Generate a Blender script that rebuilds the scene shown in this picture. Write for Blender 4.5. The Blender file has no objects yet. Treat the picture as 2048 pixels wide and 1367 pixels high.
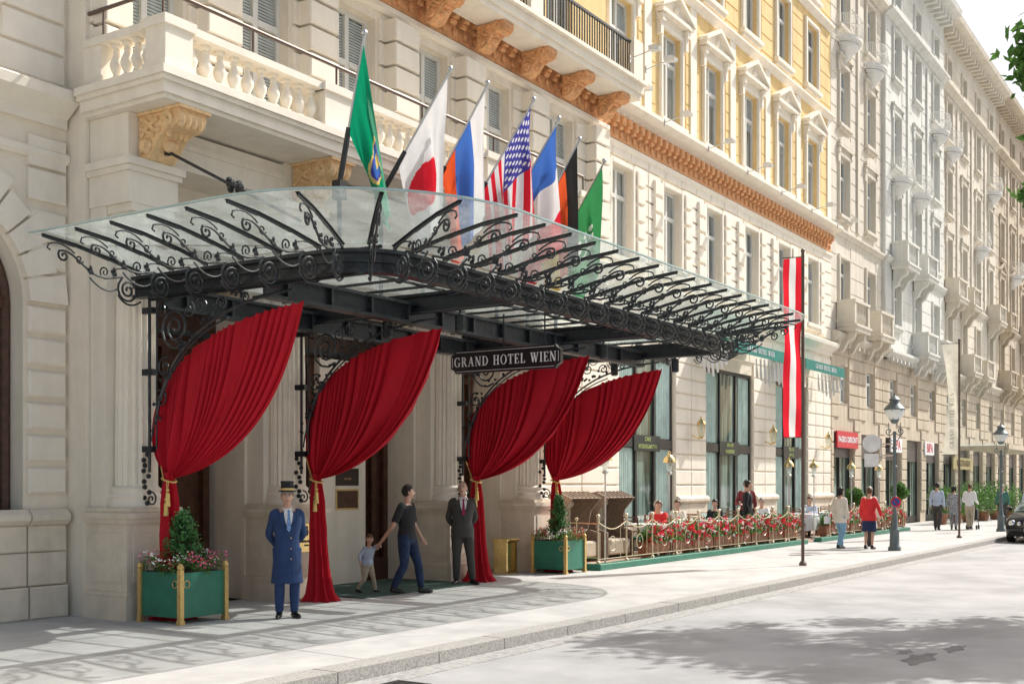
import bpy, math, random
from mathutils import Vector, Matrix
R=random.Random(7)
col=bpy.context.scene.collection
pi=math.pi
ORG={}
# ---------------- materials
MATS={}
def mat(name,c,rough=.7,metal=0,var=.12,scale=3,bump=.0,bscale=40,spec=.4,c2=None,stain=0,sheen=0,trans=0):
    if name in MATS: return MATS[name]
    m=bpy.data.materials.new(name); m.use_nodes=True; nt=m.node_tree; N=nt.nodes; L=nt.links
    b=N['Principled BSDF']; b.inputs['Roughness'].default_value=rough; b.inputs['Metallic'].default_value=metal
    b.inputs['Specular IOR Level'].default_value=spec
    if sheen: b.inputs['Sheen Weight'].default_value=sheen; b.inputs['Sheen Tint'].default_value=(*[min(1,x*3) for x in c],1)
    tc=N.new('ShaderNodeNewGeometry')
    nz=N.new('ShaderNodeTexNoise'); nz.inputs['Scale'].default_value=scale; nz.inputs['Detail'].default_value=3
    nz.inputs['Roughness'].default_value=.65
    L.new(tc.outputs['Position'],nz.inputs['Vector'])
    mx=N.new('ShaderNodeMixRGB'); 
    a=tuple(x*(1-var) for x in c); d=c2 if c2 else tuple(min(1,x*(1+var)) for x in c)
    mx.inputs[1].default_value=(*a,1); mx.inputs[2].default_value=(*d,1)
    rp=N.new('ShaderNodeValToRGB'); rp.color_ramp.elements[0].position=.35; rp.color_ramp.elements[1].position=.65
    L.new(nz.outputs['Fac'],rp.inputs[0]); L.new(rp.outputs[0],mx.inputs[0])
    out=mx.outputs[0]
    if stain:
        mp=N.new('ShaderNodeMapping'); mp.inputs['Scale'].default_value=(2.2,2.2,.25)
        n2=N.new('ShaderNodeTexNoise'); n2.inputs['Scale'].default_value=1.6; n2.inputs['Detail'].default_value=4
        L.new(tc.outputs['Position'],mp.inputs[0]); L.new(mp.outputs[0],n2.inputs['Vector'])
        r2=N.new('ShaderNodeValToRGB'); r2.color_ramp.elements[0].position=.3; r2.color_ramp.elements[1].position=.55
        r2.color_ramp.elements[0].color=(1-stain,1-stain*1.1,1-stain*1.2,1)
        L.new(n2.outputs['Fac'],r2.inputs[0])
        m2=N.new('ShaderNodeMixRGB'); m2.blend_type='MULTIPLY'; m2.inputs[0].default_value=1
        L.new(out,m2.inputs[1]); L.new(r2.outputs[0],m2.inputs[2]); out=m2.outputs[0]
    L.new(out,b.inputs['Base Color'])
    if bump:
        n3=N.new('ShaderNodeTexNoise'); n3.inputs['Scale'].default_value=bscale; n3.inputs['Detail'].default_value=1
        L.new(tc.outputs['Position'],n3.inputs['Vector'])
        bp=N.new('ShaderNodeBump'); bp.inputs['Strength'].default_value=bump; bp.inputs['Distance'].default_value=.02
        L.new(n3.outputs['Fac'],bp.inputs['Height']); L.new(bp.outputs[0],b.inputs['Normal'])
    if trans:
        tr=N.new('ShaderNodeBsdfTranslucent'); L.new(out,tr.inputs[0]); ms=N.new('ShaderNodeMixShader'); ms.inputs[0].default_value=trans
        L.new(b.outputs[0],ms.inputs[1]); L.new(tr.outputs[0],ms.inputs[2]); L.new(ms.outputs[0],N['Material Output'].inputs[0])
    MATS[name]=m; return m
cream=mat('cream_stucco',(.86,.78,.65),.85,var=.04,scale=2,bump=.12,bscale=60,stain=.10)
cream2=mat('cream_trim',(.88,.81,.69),.8,var=.03,scale=3,bump=.1,bscale=60,stain=.07)
plinthm=mat('plinth_stone',(.78,.69,.56),.8,var=.06,scale=4,bump=.2,bscale=90,stain=.15)
yellow=mat('yellow_stucco',(.82,.60,.28),.85,var=.05,scale=2,stain=.10)
terra=mat('terracotta',(.72,.38,.18),.75,var=.2,scale=9,bump=.3,bscale=50)
gtan=mat('ochre_stucco',(.82,.56,.30),.7,var=.12,scale=12,bump=.3,bscale=50)
greyst=mat('grey_stucco',(.72,.66,.55),.85,var=.05,scale=1,stain=.15)
greygr=mat('pale_grey_stucco',(.73,.72,.66),.85,var=.05,scale=1,stain=.13)
greybe=mat('beige_stone',(.60,.51,.39),.85,var=.07,scale=1,stain=.18)
iron=mat('black_iron',(.030,.034,.038),.32,.3,var=.3,scale=20,spec=.6)
brownm=mat('brown_metal',(.14,.10,.08),.45,.3)
wood=mat('dark_wood',(.08,.035,.02),.35,var=.3,scale=8)
brass=mat('brass',(.80,.60,.28),.25,1,var=.12,scale=20)
brassr=mat('pale_brass_rail',(.66,.58,.42),.3,.8,var=.2,scale=20)
brassp=mat('brass_paint',(.66,.46,.18),.35,.5,var=.15,scale=20)
silver=mat('pole_metal',(.55,.56,.57),.3,.9)
whitem=mat('white_paint',(.78,.77,.73),.5,var=.04)
framew=mat('window_frame_paint',(.72,.71,.66),.5,var=.04)
velvet=mat('red_velvet',(.46,.007,.020),.65,var=.07,scale=1.5,sheen=.12,spec=.2)
greenp=mat('green_paint',(.02,.17,.11),.42,var=.12,scale=4,spec=.5)
greena=mat('green_awning',(.02,.20,.16),.8)
asph=mat('asphalt',(.37,.365,.36),.85,var=.12,scale=.7,bump=.35,bscale=120,c2=(.44,.435,.43))
pavem=mat('pavement_stone',(.47,.46,.445),.8,var=.10,scale=1.1,bump=.2,bscale=110,c2=(.55,.54,.52))
granite=mat('kerb_granite',(.38,.365,.34),.75,var=.35,scale=60,bump=.3,bscale=90)
leafm=mat('leaf_green',(.09,.20,.04),.55,var=.45,scale=14,trans=.35)
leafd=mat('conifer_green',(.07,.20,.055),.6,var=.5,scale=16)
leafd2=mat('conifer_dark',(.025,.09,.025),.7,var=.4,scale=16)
redfl=mat('red_petal',(.80,.03,.07),.5,var=.2); pinkfl=mat('pink_petal',(.80,.18,.34),.5); whitefl=mat('white_petal',(.88,.88,.84),.5)
skin=mat('skin',(.60,.36,.26),.5,var=.06,scale=10,spec=.35)
mouthm=mat('lips',(.33,.12,.10),.5); eyem=mat('eye_dark',(.03,.02,.015),.3)
hairb=mat('dark_hair',(.02,.014,.01),.5); hairbr=mat('brown_hair',(.12,.06,.03),.5); hairg=mat('grey_hair',(.38,.36,.33),.6)
blackc=mat('black_cloth',(.022,.022,.025),.85); navy=mat('blue_wool',(.024,.052,.14),.85,var=.15,scale=6,bump=.2)
charcoal=mat('charcoal_wool',(.065,.060,.055),.85,var=.1,scale=6,bump=.2); jeans=mat('dark_denim',(.015,.03,.075),.85,var=.35,scale=7)
lightjean=mat('light_denim',(.22,.40,.55),.85); bluegr=mat('grey_blue_jersey',(.40,.46,.56),.85,var=.15); khaki=mat('khaki_cloth',(.46,.39,.29),.85)
whitec=mat('white_cloth',(.82,.82,.82),.8,var=.03); creamc=mat('cream_knit',(.72,.67,.58),.9); redc=mat('red_jacket',(.65,.03,.035),.8)
palebl=mat('pale_blue_shirt',(.5,.58,.72),.8); patt=mat('patterned_cloth',(.05,.05,.05),.8,var=.5,scale=30,c2=(.6,.6,.6)); greenc=mat('teal_cloth',(.06,.17,.14),.8)
shoe=mat('black_leather',(.015,.013,.012),.25,spec=.6); bluetie=mat('striped_blue_tie',(.04,.12,.40),.5,c2=(.3,.5,.8),scale=60,var=.3); redtie=mat('dark_red_tie',(.30,.01,.06),.5)
goldc=mat('gold_braid',(.80,.58,.20),.45,.3)
wicker=mat('brown_wicker',(.27,.20,.15),.7,var=.4,scale=40,bump=.5,bscale=80)
woodbox=mat('wooden_flower_box',(.30,.13,.07),.6,var=.3,scale=10)
redsign=mat('red_sign_paint',(.58,.02,.04),.4); yellows=mat('yellow_sign_paint',(.62,.50,.26),.5)
carpaint=mat('black_car_paint',(.012,.013,.016),.12,.4,var=.05,spec=.8); rubber=mat('rubber',(.02,.02,.02),.8); chrome=mat('chrome',(.8,.8,.8),.12,1,var=.02)
matm=mat('green_doormat',(.06,.11,.09),.95,var=.2,scale=20)
barkm=mat('bark',(.10,.075,.055),.9); soil=mat('soil',(.03,.02,.015),.9)
fl={k:mat('flag_'+k,v,.75,var=.04,trans=.4) for k,v in dict(white=(.82,.82,.82),red=(.74,.02,.04),green=(.0,.28,.14),dgreen=(.04,.26,.09),black=(.02,.02,.02),yellow=(.9,.62,.05),orange=(.80,.11,.03),gold=(.8,.6,.2),usblue=(.07,.07,.36),rblue=(.06,.17,.56)).items()}
def glassmat(name,dark,light,rough=.05,scale=1.2):
    m=bpy.data.materials.new(name); m.use_nodes=True; nt=m.node_tree;N=nt.nodes;L=nt.links;b=N['Principled BSDF']
    g=N.new('ShaderNodeNewGeometry'); mp=N.new('ShaderNodeMapping'); mp.inputs['Scale'].default_value=(4,4,.3)
    n=N.new('ShaderNodeTexNoise'); n.inputs['Scale'].default_value=scale; n.inputs['Detail'].default_value=3
    r=N.new('ShaderNodeValToRGB'); r.color_ramp.elements[0].position=.42; r.color_ramp.elements[1].position=.6
    r.color_ramp.elements[0].color=(*dark,1); r.color_ramp.elements[1].color=(*light,1)
    L.new(g.outputs['Position'],mp.inputs[0]);L.new(mp.outputs[0],n.inputs['Vector']);L.new(n.outputs['Fac'],r.inputs[0]);L.new(r.outputs[0],b.inputs['Base Color'])
    b.inputs['Roughness'].default_value=rough; b.inputs['Specular IOR Level'].default_value=1
    return m
wglass=glassmat('window_glass',(.09,.11,.11),(.36,.39,.37))
sglass=glassmat('shop_glass',(.03,.055,.045),(.24,.32,.28),scale=.9)  # pale streaks brightened in the colour to stand for sky reflections
def clearglass(name,tint=(.90,.96,.95),diff=.16,gl=.05,gf=.30):
    m=bpy.data.materials.new(name); m.use_nodes=True; nt=m.node_tree;N=nt.nodes;L=nt.links
    N.remove(N['Principled BSDF']); o=N['Material Output']
    t=N.new('ShaderNodeBsdfTransparent'); t.inputs[0].default_value=(*tint,1)
    gs=N.new('ShaderNodeBsdfGlossy'); gs.inputs['Roughness'].default_value=.08; gs.inputs[0].default_value=(.9,.95,1,1)
    tl=N.new('ShaderNodeBsdfTranslucent'); tl.inputs[0].default_value=(.66,.75,.74,1)
    fr=N.new('ShaderNodeFresnel'); fr.inputs[0].default_value=1.5
    ad=N.new('ShaderNodeMath'); ad.operation='MULTIPLY_ADD'; ad.inputs[1].default_value=gf; ad.inputs[2].default_value=gl; L.new(fr.outputs[0],ad.inputs[0])
    gp=N.new('ShaderNodeNewGeometry')
    nz=N.new('ShaderNodeTexNoise'); nz.inputs['Scale'].default_value=2.2; nz.inputs['Detail'].default_value=6; nz.inputs['Roughness'].default_value=.75; L.new(gp.outputs['Position'],nz.inputs['Vector'])
    mr=N.new('ShaderNodeMapRange'); mr.inputs[1].default_value=.35; mr.inputs[2].default_value=.7; mr.inputs[3].default_value=diff*.6; mr.inputs[4].default_value=diff*1.6; L.new(nz.outputs['Fac'],mr.inputs[0])
    m1=N.new('ShaderNodeMixShader'); L.new(mr.outputs[0],m1.inputs[0]); L.new(t.outputs[0],m1.inputs[1]); L.new(tl.outputs[0],m1.inputs[2])
    m2=N.new('ShaderNodeMixShader'); L.new(ad.outputs[0],m2.inputs[0]); L.new(m1.outputs[0],m2.inputs[1]); L.new(gs.outputs[0],m2.inputs[2])
    L.new(m2.outputs[0],o.inputs[0]); return m
cglass=clearglass('canopy_glass',tint=(.88,.94,.925),diff=.22,gl=.03,gf=.18); lglass=clearglass('lamp_glass',(.95,.95,.92),.35)
# ---------------- mesh builder
class M:
    def __init__(s): s.v=[];s.f=[];s.m=[]
    def add(s,vs,fs,m=0):
        o=len(s.v); s.v+= [tuple(p) for p in vs]; s.f+=[tuple(i+o for i in f) for f in fs]; s.m+=[m]*len(fs)
    def quad(s,a,b,c,d,m=0): s.add([a,b,c,d],[(0,1,2,3)],m)
    def box(s,x0,x1,y0,y1,z0,z1,m=0):
        s.add([(x0,y0,z0),(x1,y0,z0),(x1,y1,z0),(x0,y1,z0),(x0,y0,z1),(x1,y0,z1),(x1,y1,z1),(x0,y1,z1)],
              [(0,3,2,1),(4,5,6,7),(0,1,5,4),(1,2,6,5),(2,3,7,6),(3,0,4,7)],m)
    def bbox(s,x0,x1,y0,y1,z0,z1,b=.02,m=0):
        s.add([(x0,y1,z0),(x1,y1,z0),(x1,y1,z1),(x0,y1,z1),(x0,y0+b,z0),(x1,y0+b,z0),(x1,y0+b,z1),(x0,y0+b,z1),
               (x0+b,y0,z0+b),(x1-b,y0,z0+b),(x1-b,y0,z1-b),(x0+b,y0,z1-b)],
              [(0,1,5,4),(1,2,6,5),(2,3,7,6),(3,0,4,7),(4,5,9,8),(5,6,10,9),(6,7,11,10),(7,4,8,11),(8,9,10,11)],m)
    def tube(s,pts,r,n=6,m=0,caps=True):
        P=[Vector(p) for p in pts]; k=len(P); rr=r if isinstance(r,(list,tuple)) else [r]*k
        vs=[];up=None
        for i in range(k):
            t=(P[min(i+1,k-1)]-P[max(i-1,0)])
            if t.length<1e-9: t=Vector((0,0,1))
            t.normalize()
            if up is None:
                up=Vector((0,0,1)) if abs(t.z)<.9 else Vector((1,0,0))
            a=up-t*up.dot(t)
            if a.length<1e-6: a=Vector((1,0,0))-t*t.x
            a.normalize(); up=a; b=t.cross(a)
            for j in range(n):
                q=2*pi*(j+.5)/n; vs.append(P[i]+(a*math.cos(q)+b*math.sin(q))*rr[i])
        fs=[(i*n+j,i*n+(j+1)%n,(i+1)*n+(j+1)%n,(i+1)*n+j) for i in range(k-1) for j in range(n)]
        if caps: fs+=[tuple(range(n-1,-1,-1)),tuple((k-1)*n+j for j in range(n))]
        s.add(vs,fs,m)
    def lathe(s,cx,cy,prof,n=16,m=0,flute=0,ky=1,z0=0):
        vs=[]
        for r,z in prof:
            for j in range(n):
                a=2*pi*j/n; q=r*(1-(flute if j%2 else 0))
                vs.append((cx+q*math.cos(a),cy+q*ky*math.sin(a),z0+z))
        k=len(prof)
        fs=[(i*n+j,i*n+(j+1)%n,(i+1)*n+(j+1)%n,(i+1)*n+j) for i in range(k-1) for j in range(n)]
        fs+=[tuple(range(n-1,-1,-1)),tuple((k-1)*n+j for j in range(n))]
        s.add(vs,fs,m)
    def sph(s,c,r,n=10,k=7,m=0):
        if not isinstance(r,(list,tuple)): r=(r,r,r)
        vs=[];
        for i in range(k+1):
            th=pi*min(max(i/k,.01),.99)
            for j in range(n):
                a=2*pi*j/n; vs.append((c[0]+r[0]*math.sin(th)*math.cos(a),c[1]+r[1]*math.sin(th)*math.sin(a),c[2]+r[2]*math.cos(th)))
        fs=[(i*n+j,(i+1)*n+j,(i+1)*n+(j+1)%n,i*n+(j+1)%n) for i in range(k) for j in range(n)]
        fs+=[tuple(range(n)),tuple(k*n+j for j in range(n-1,-1,-1))]
        s.add(vs,fs,m)
    def loft(s,rings,n=18,m=0):
        vs=[]
        for cx,cy,cz,rx,ry in rings:
            for j in range(n):
                a=2*pi*j/n; vs.append((cx+rx*math.cos(a),cy+ry*math.sin(a),cz))
        k=len(rings)
        fs=[(i*n+j,i*n+(j+1)%n,(i+1)*n+(j+1)%n,(i+1)*n+j) for i in range(k-1) for j in range(n)]
        fs+=[tuple(range(n-1,-1,-1)),tuple((k-1)*n+j for j in range(n))]
        s.add(vs,fs,m)
    def prism(s,poly,fn,a,b,m=0):
        n=len(poly); vs=[fn(p,a) for p in poly]+[fn(p,b) for p in poly]
        s.add(vs,[tuple(range(n)),tuple(range(2*n-1,n-1,-1))]+[(i,i+n,(i+1)%n+n,(i+1)%n) for i in range(n)],m)
    def leaf(s,p,size,m=0,rnd=R):
        d=Vector((rnd.gauss(0,1),rnd.gauss(0,1),rnd.gauss(0,1))).normalized(); e=d.orthogonal().normalized()
        e=Matrix.Rotation(rnd.random()*6.28,3,d)@e; g=d.cross(e); p=Vector(p)
        s.add([p-e*size,p+g*size*.45,p+e*size,p-g*size*.45],[(0,1,2,3)],m)
    def obj(s,name,mats,parent=None,base=(0,0,0),at=None,smooth=False,**kw):
        if not isinstance(mats,(list,tuple)): mats=[mats]
        me=bpy.data.meshes.new(name); b=Vector(base)
        if parent is not None and at is None: b=Vector(ORG[parent.name])
        if at is not None: b=Vector((0,0,0))
        me.from_pydata([tuple(Vector(p)-b) for p in s.v],[],s.f)
        for x in mats: me.materials.append(x)
        me.polygons.foreach_set('material_index',s.m)
        if smooth:
            me.polygons.foreach_set('use_smooth',[True]*len(s.f))
            try: me.set_sharp_from_angle(angle=math.radians(50))
            except Exception: pass
        me.update(); o=bpy.data.objects.new(name,me); col.objects.link(o)
        if parent is not None:
            o.parent=parent
            if at is not None:
                o.location=Vector(at)-Vector(ORG[parent.name]); ORG[o.name]=(0,0,0)
            else: ORG[o.name]=ORG[parent.name]
        else:
            o.location=b; ORG[o.name]=tuple(b)
        for k,v in kw.items(): o[k]=v
        return o
def thing(name,loc,label,cat,group=None,local=False,rot=0):
    e=bpy.data.objects.new(name,None); e.empty_display_size=.2; col.objects.link(e); e.location=loc; e.rotation_euler=(0,0,rot)
    e['label']=label; e['category']=cat
    if group: e['group']=group
    ORG[e.name]=(0,0,0) if (local or rot) else tuple(loc)
    return e
def kids(o): return [c for c in bpy.data.objects if c.parent==o]
def dup(src,loc,rot=None,parent=None,label=None):
    c=src.copy(); col.objects.link(c); c.location=Vector(loc)-(Vector(ORG[parent.name]) if parent else Vector((0,0,0)))
    if parent: c.parent=parent
    if rot is not None: c.rotation_euler=(0,0,rot)
    if label: c['label']=label
    ORG[c.name]=(0,0,0)
    def rec(a,b):
        for k in kids(a):
            d=k.copy(); col.objects.link(d); d.parent=b; rec(k,d)
    rec(src,c); return c
def text(m,s,size,loc,xd,yd,ext=.004,mi=0,align='CENTER',sx=1,bold=0):
    cu=bpy.data.curves.new('t','FONT'); cu.body=s; cu.size=size; cu.extrude=ext; cu.align_x=align; cu.align_y='CENTER'; cu.resolution_u=2; cu.offset=bold
    o=bpy.data.objects.new('t',cu); col.objects.link(o); bpy.context.view_layer.update()
    dg=bpy.context.evaluated_depsgraph_get(); me=bpy.data.meshes.new_from_object(o.evaluated_get(dg))
    xd=Vector(xd);yd=Vector(yd);n=xd.cross(yd);L=Vector(loc)
    m.add([L+xd*v.co.x*sx+yd*v.co.y+n*v.co.z for v in me.vertices],[tuple(p.vertices) for p in me.polygons],mi)
    bpy.data.objects.remove(o); bpy.data.curves.remove(cu); bpy.data.meshes.remove(me)
def _b(x0,y0,x1,y1): return [[(x0,y0),(x1,y0),(x1,y1),(x0,y1)]]
def _s(a,b,w): return [[a,(a[0]+w,a[1]),(b[0]+w,b[1]),b]]
def _r(cx,cy,rx,ry,a0,a1,tx,ty,n=18):
    o=[]
    for i in range(n):
        p=[math.radians(a0+(a1-a0)*k/n) for k in(i,i+1)]
        o.append([(cx+rx*math.cos(p[0]),cy+ry*math.sin(p[0])),(cx+rx*math.cos(p[1]),cy+ry*math.sin(p[1])),(cx+(rx-tx)*math.cos(p[1]),cy+(ry-ty)*math.sin(p[1])),(cx+(rx-tx)*math.cos(p[0]),cy+(ry-ty)*math.sin(p[0]))])
    return o
GL={'I':(.38,_b(.11,0,.26,1)+_b(.02,0,.35,.05)+_b(.02,.95,.35,1)),
'H':(.86,_b(.1,0,.25,1)+_b(.59,0,.74,1)+_b(.01,0,.34,.05)+_b(.01,.95,.34,1)+_b(.50,0,.83,.05)+_b(.50,.95,.83,1)+_b(.25,.47,.59,.53)),
'T':(.74,_b(.29,0,.44,1)+_b(.03,.94,.70,1)+_b(.03,.78,.08,.94)+_b(.65,.78,.70,.94)+_b(.19,0,.54,.05)),
'E':(.68,_b(.1,0,.25,1)+_b(.02,.95,.60,1)+_b(.02,0,.62,.06)+_b(.25,.47,.47,.53)+_b(.55,.78,.60,.95)+_b(.57,.06,.62,.24)+_b(.43,.38,.47,.62)),
'L':(.66,_b(.1,0,.25,1)+_b(.01,.95,.34,1)+_b(.02,0,.60,.06)+_b(.55,.06,.60,.26)),
'N':(.86,_b(.10,0,.16,1)+_b(.66,0,.72,1)+_s((.56,0),(.06,1),.17)+_b(.0,.95,.2,1)+_b(.0,0,.26,.05)+_b(.56,.95,.82,1)),
'A':(.84,_s((.07,0),(.36,1),.06)+_s((.57,0),(.33,1),.15)+_b(.2,.33,.6,.39)+_b(-.01,0,.22,.05)+_b(.49,0,.82,.05)),
'W':(1.1,_s((.28,0),(.07,1),.15)+_s((.34,0),(.52,1),.06)+_s((.66,0),(.44,1),.15)+_s((.72,0),(.94,1),.06)+_b(.0,.95,.3,1)+_b(.37,.95,.64,1)+_b(.84,.95,1.08,1)),
'D':(.86,_b(.1,0,.25,1)+_b(.01,0,.32,.05)+_b(.01,.95,.32,1)+_r(.30,.5,.50,.5,-90,90,.155,.05)),
'O':(.90,_r(.44,.5,.41,.52,0,360,.15,.05,28)),
'G':(.90,_r(.44,.5,.41,.52,42,325,.15,.05,24)+_b(.62,.06,.77,.43)+_b(.53,.39,.86,.44)+_b(.71,.7,.75,.96)),
'R':(.84,_b(.1,0,.25,1)+_b(.01,0,.34,.05)+_b(.01,.95,.34,1)+_r(.32,.74,.30,.26,-90,90,.15,.05,12)+_b(.25,.48,.33,.53)+_s((.60,0),(.33,.5),.16)+_b(.6,0,.84,.05)),
' ':(.42,[])}
def serif(m,s,size,loc,xd,yd,mi=0,sx=1,ext=.006,gap=.06):
    W=sum(GL[c][0]+gap for c in s)-gap; x=-W/2*size*sx; xd=Vector(xd);yd=Vector(yd);n=xd.cross(yd);L=Vector(loc); k=0
    for c in s:
        w,ps=GL[c]
        for p in ps:
            k+=1; e=ext+.0004*(k%5)
            m.prism(p,lambda q,o:tuple(L+xd*(x+q[0]*size*sx)+yd*((q[1]-.5)*size)+n*o),0,e,mi)
        x+=(w+gap)*size*sx
def spiral(c,r,turns,a0,dirn=1,n=None,rmin=.12):
    n=n or int(turns*12); out=[]
    for i in range(n+1):
        t=i/n; a=a0+dirn*t*turns*2*pi; q=r*((1-t)+rmin*t); out.append((c[0]+q*math.cos(a),c[1]+q*math.sin(a)))
    return out
def bez(a,b,c,d,n=10):
    o=[]
    for i in range(n+1):
        t=i/n;u=1-t
        o.append(tuple(u**3*a[k]+3*u*u*t*b[k]+3*u*t*t*c[k]+t**3*d[k] for k in range(len(a))))
    return o
# ---------------- setting: ground
m=M(); m.quad((-600,-600,-.12),(900,-600,-.12),(900,600,-.12),(-600,600,-.12)); m.obj('road',asph,kind='structure')
m=M(); m.box(-30,260,7.58,40,-.3,0); m.obj('pavement',pavem,kind='structure')
m=M(); x=-20
while x<140:
    l=R.uniform(1.1,1.7); m.box(x,x+l-.015,7.26,7.585,-.3,.004+R.uniform(0,.005)); x+=l
m.obj('kerb',granite,kind='structure')
m=M(); m.box(-20,140,6.93,7.25,-.2,-.114); m.obj('gutter',mat('gutter_setts',(.36,.35,.335),.8,var=.22,scale=12,bump=.3),kind='structure')
m=M()
for cx,cy,rx,ry,sd in [(12.9,3.15,.45,.14,3),(13.9,3.0,.3,.09,4),(13.3,3.4,.2,.07,1)]:
    m.prism([(cx+rx*math.cos(a)*(1+.25*math.sin(a*3+sd)+.1*math.sin(a*8)),cy+ry*math.sin(a)*(1+.25*math.sin(a*5+sd))) for a in [i*pi/24 for i in range(48)]],lambda p,z:(p[0],p[1],z),-.2,-.1155)
m.obj('road_patch',mat('asphalt_patch',(.20,.195,.19),.9,var=.2,scale=5,bump=.3,bscale=100),kind='structure')
m=M()
for (x0,y0,x1,y1) in [(9.0,7.6,9.6,12.1),(21.5,7.6,21.7,11.2),(28,7.6,28.1,11.2)]: 
    m.quad((x0,y0,.003),(x0+.010,y0,.003),(x1+.010,y1,.003),(x1,y1,.003))
m.obj('pavement_joint',mat('joint_dark',(.25,.24,.23),.9),kind='structure')
m=M(); m.box(8.15,8.75,6.55,6.95,-.2,-.108)
for i in range(9): m.box(8.18+i*.062,8.21+i*.062,6.6,6.9,-.12,-.1)
m.obj('drain_grate',mat('cast_iron',(.08,.075,.07),.6,.5),base=(8.45,6.75,-.12),label='cast iron drain grate set in the road gutter',category='drain grate')
# ---------------- hotel
hotel=thing('hotel_building',(15,13.5,0),'cream and yellow historic hotel with rusticated stone facade','building')
def wallq(m,x0,x1,z0,z1,yf,ops,depth=.32,mi=0):
    xs=sorted(set([x0,x1]+[o[0] for o in ops]+[o[1] for o in ops])); zs=sorted(set([z0,z1]+[o[2] for o in ops]+[o[3] for o in ops]))
    xs=[x for x in xs if x0<=x<=x1]; zs=[z for z in zs if z0<=z<=z1]
    for a,b in zip(xs,xs[1:]):
        for c,d in zip(zs,zs[1:]):
            mx,mz=(a+b)/2,(c+d)/2
            if any(o[0]<mx<o[1] and o[2]<mz<o[3] for o in ops): continue
            m.quad((a,yf,c),(b,yf,c),(b,yf,d),(a,yf,d),mi)
    for a,b,c,d in [o[:4] for o in ops]:
        y=yf;Y=yf+depth
        m.quad((a,y,c),(a,Y,c),(a,Y,d),(a,y,d),mi);m.quad((b,Y,c),(b,y,c),(b,y,d),(b,Y,d),mi)
        m.quad((a,y,d),(a,Y,d),(b,Y,d),(b,y,d),mi);m.quad((a,Y,c),(a,y,c),(b,y,c),(b,Y,c),mi)
def rust(m,x0,x1,z0,z1,yf,ops,h=.4,gap=.04,pr=.045,bl=None,mi=0,alt=True):
    n=max(1,round((z1-z0)/h)); hh=(z1-z0)/n
    for i in range(n):
        a=z0+i*hh+gap/2;b=z0+(i+1)*hh-gap/2
        segs=[(x0,x1)]
        for o in ops:
            if o[2]<b and o[3]>a:
                ns=[]
                for s0,s1 in segs:
                    if o[1]<=s0 or o[0]>=s1: ns.append((s0,s1))
                    else:
                        if o[0]>s0: ns.append((s0,o[0]))
                        if o[1]<s1: ns.append((o[1],s1))
                segs=ns
        for s0,s1 in segs:
            if s1-s0<.1: continue
            if bl:
                k=max(1,round((s1-s0)/bl)); w=(s1-s0)/k
                for j in range(k): m.bbox(s0+j*w+gap/3,s0+(j+1)*w-gap/3,yf-pr,yf,a,b,min(.018,pr*.8),mi)
            else: m.bbox(s0,s1,yf-pr,yf,a,b,min(.018,pr*.8),mi)
def cornice(m,x0,x1,yf,z,prof,mi=0,ends=True):
    P=[(0,prof[0][1])]+prof+[(0,prof[-1][1])]
    m.prism(P,lambda p,x:(x,yf-p[0],z+p[1]),x0,x1,mi)
WP={}
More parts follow.
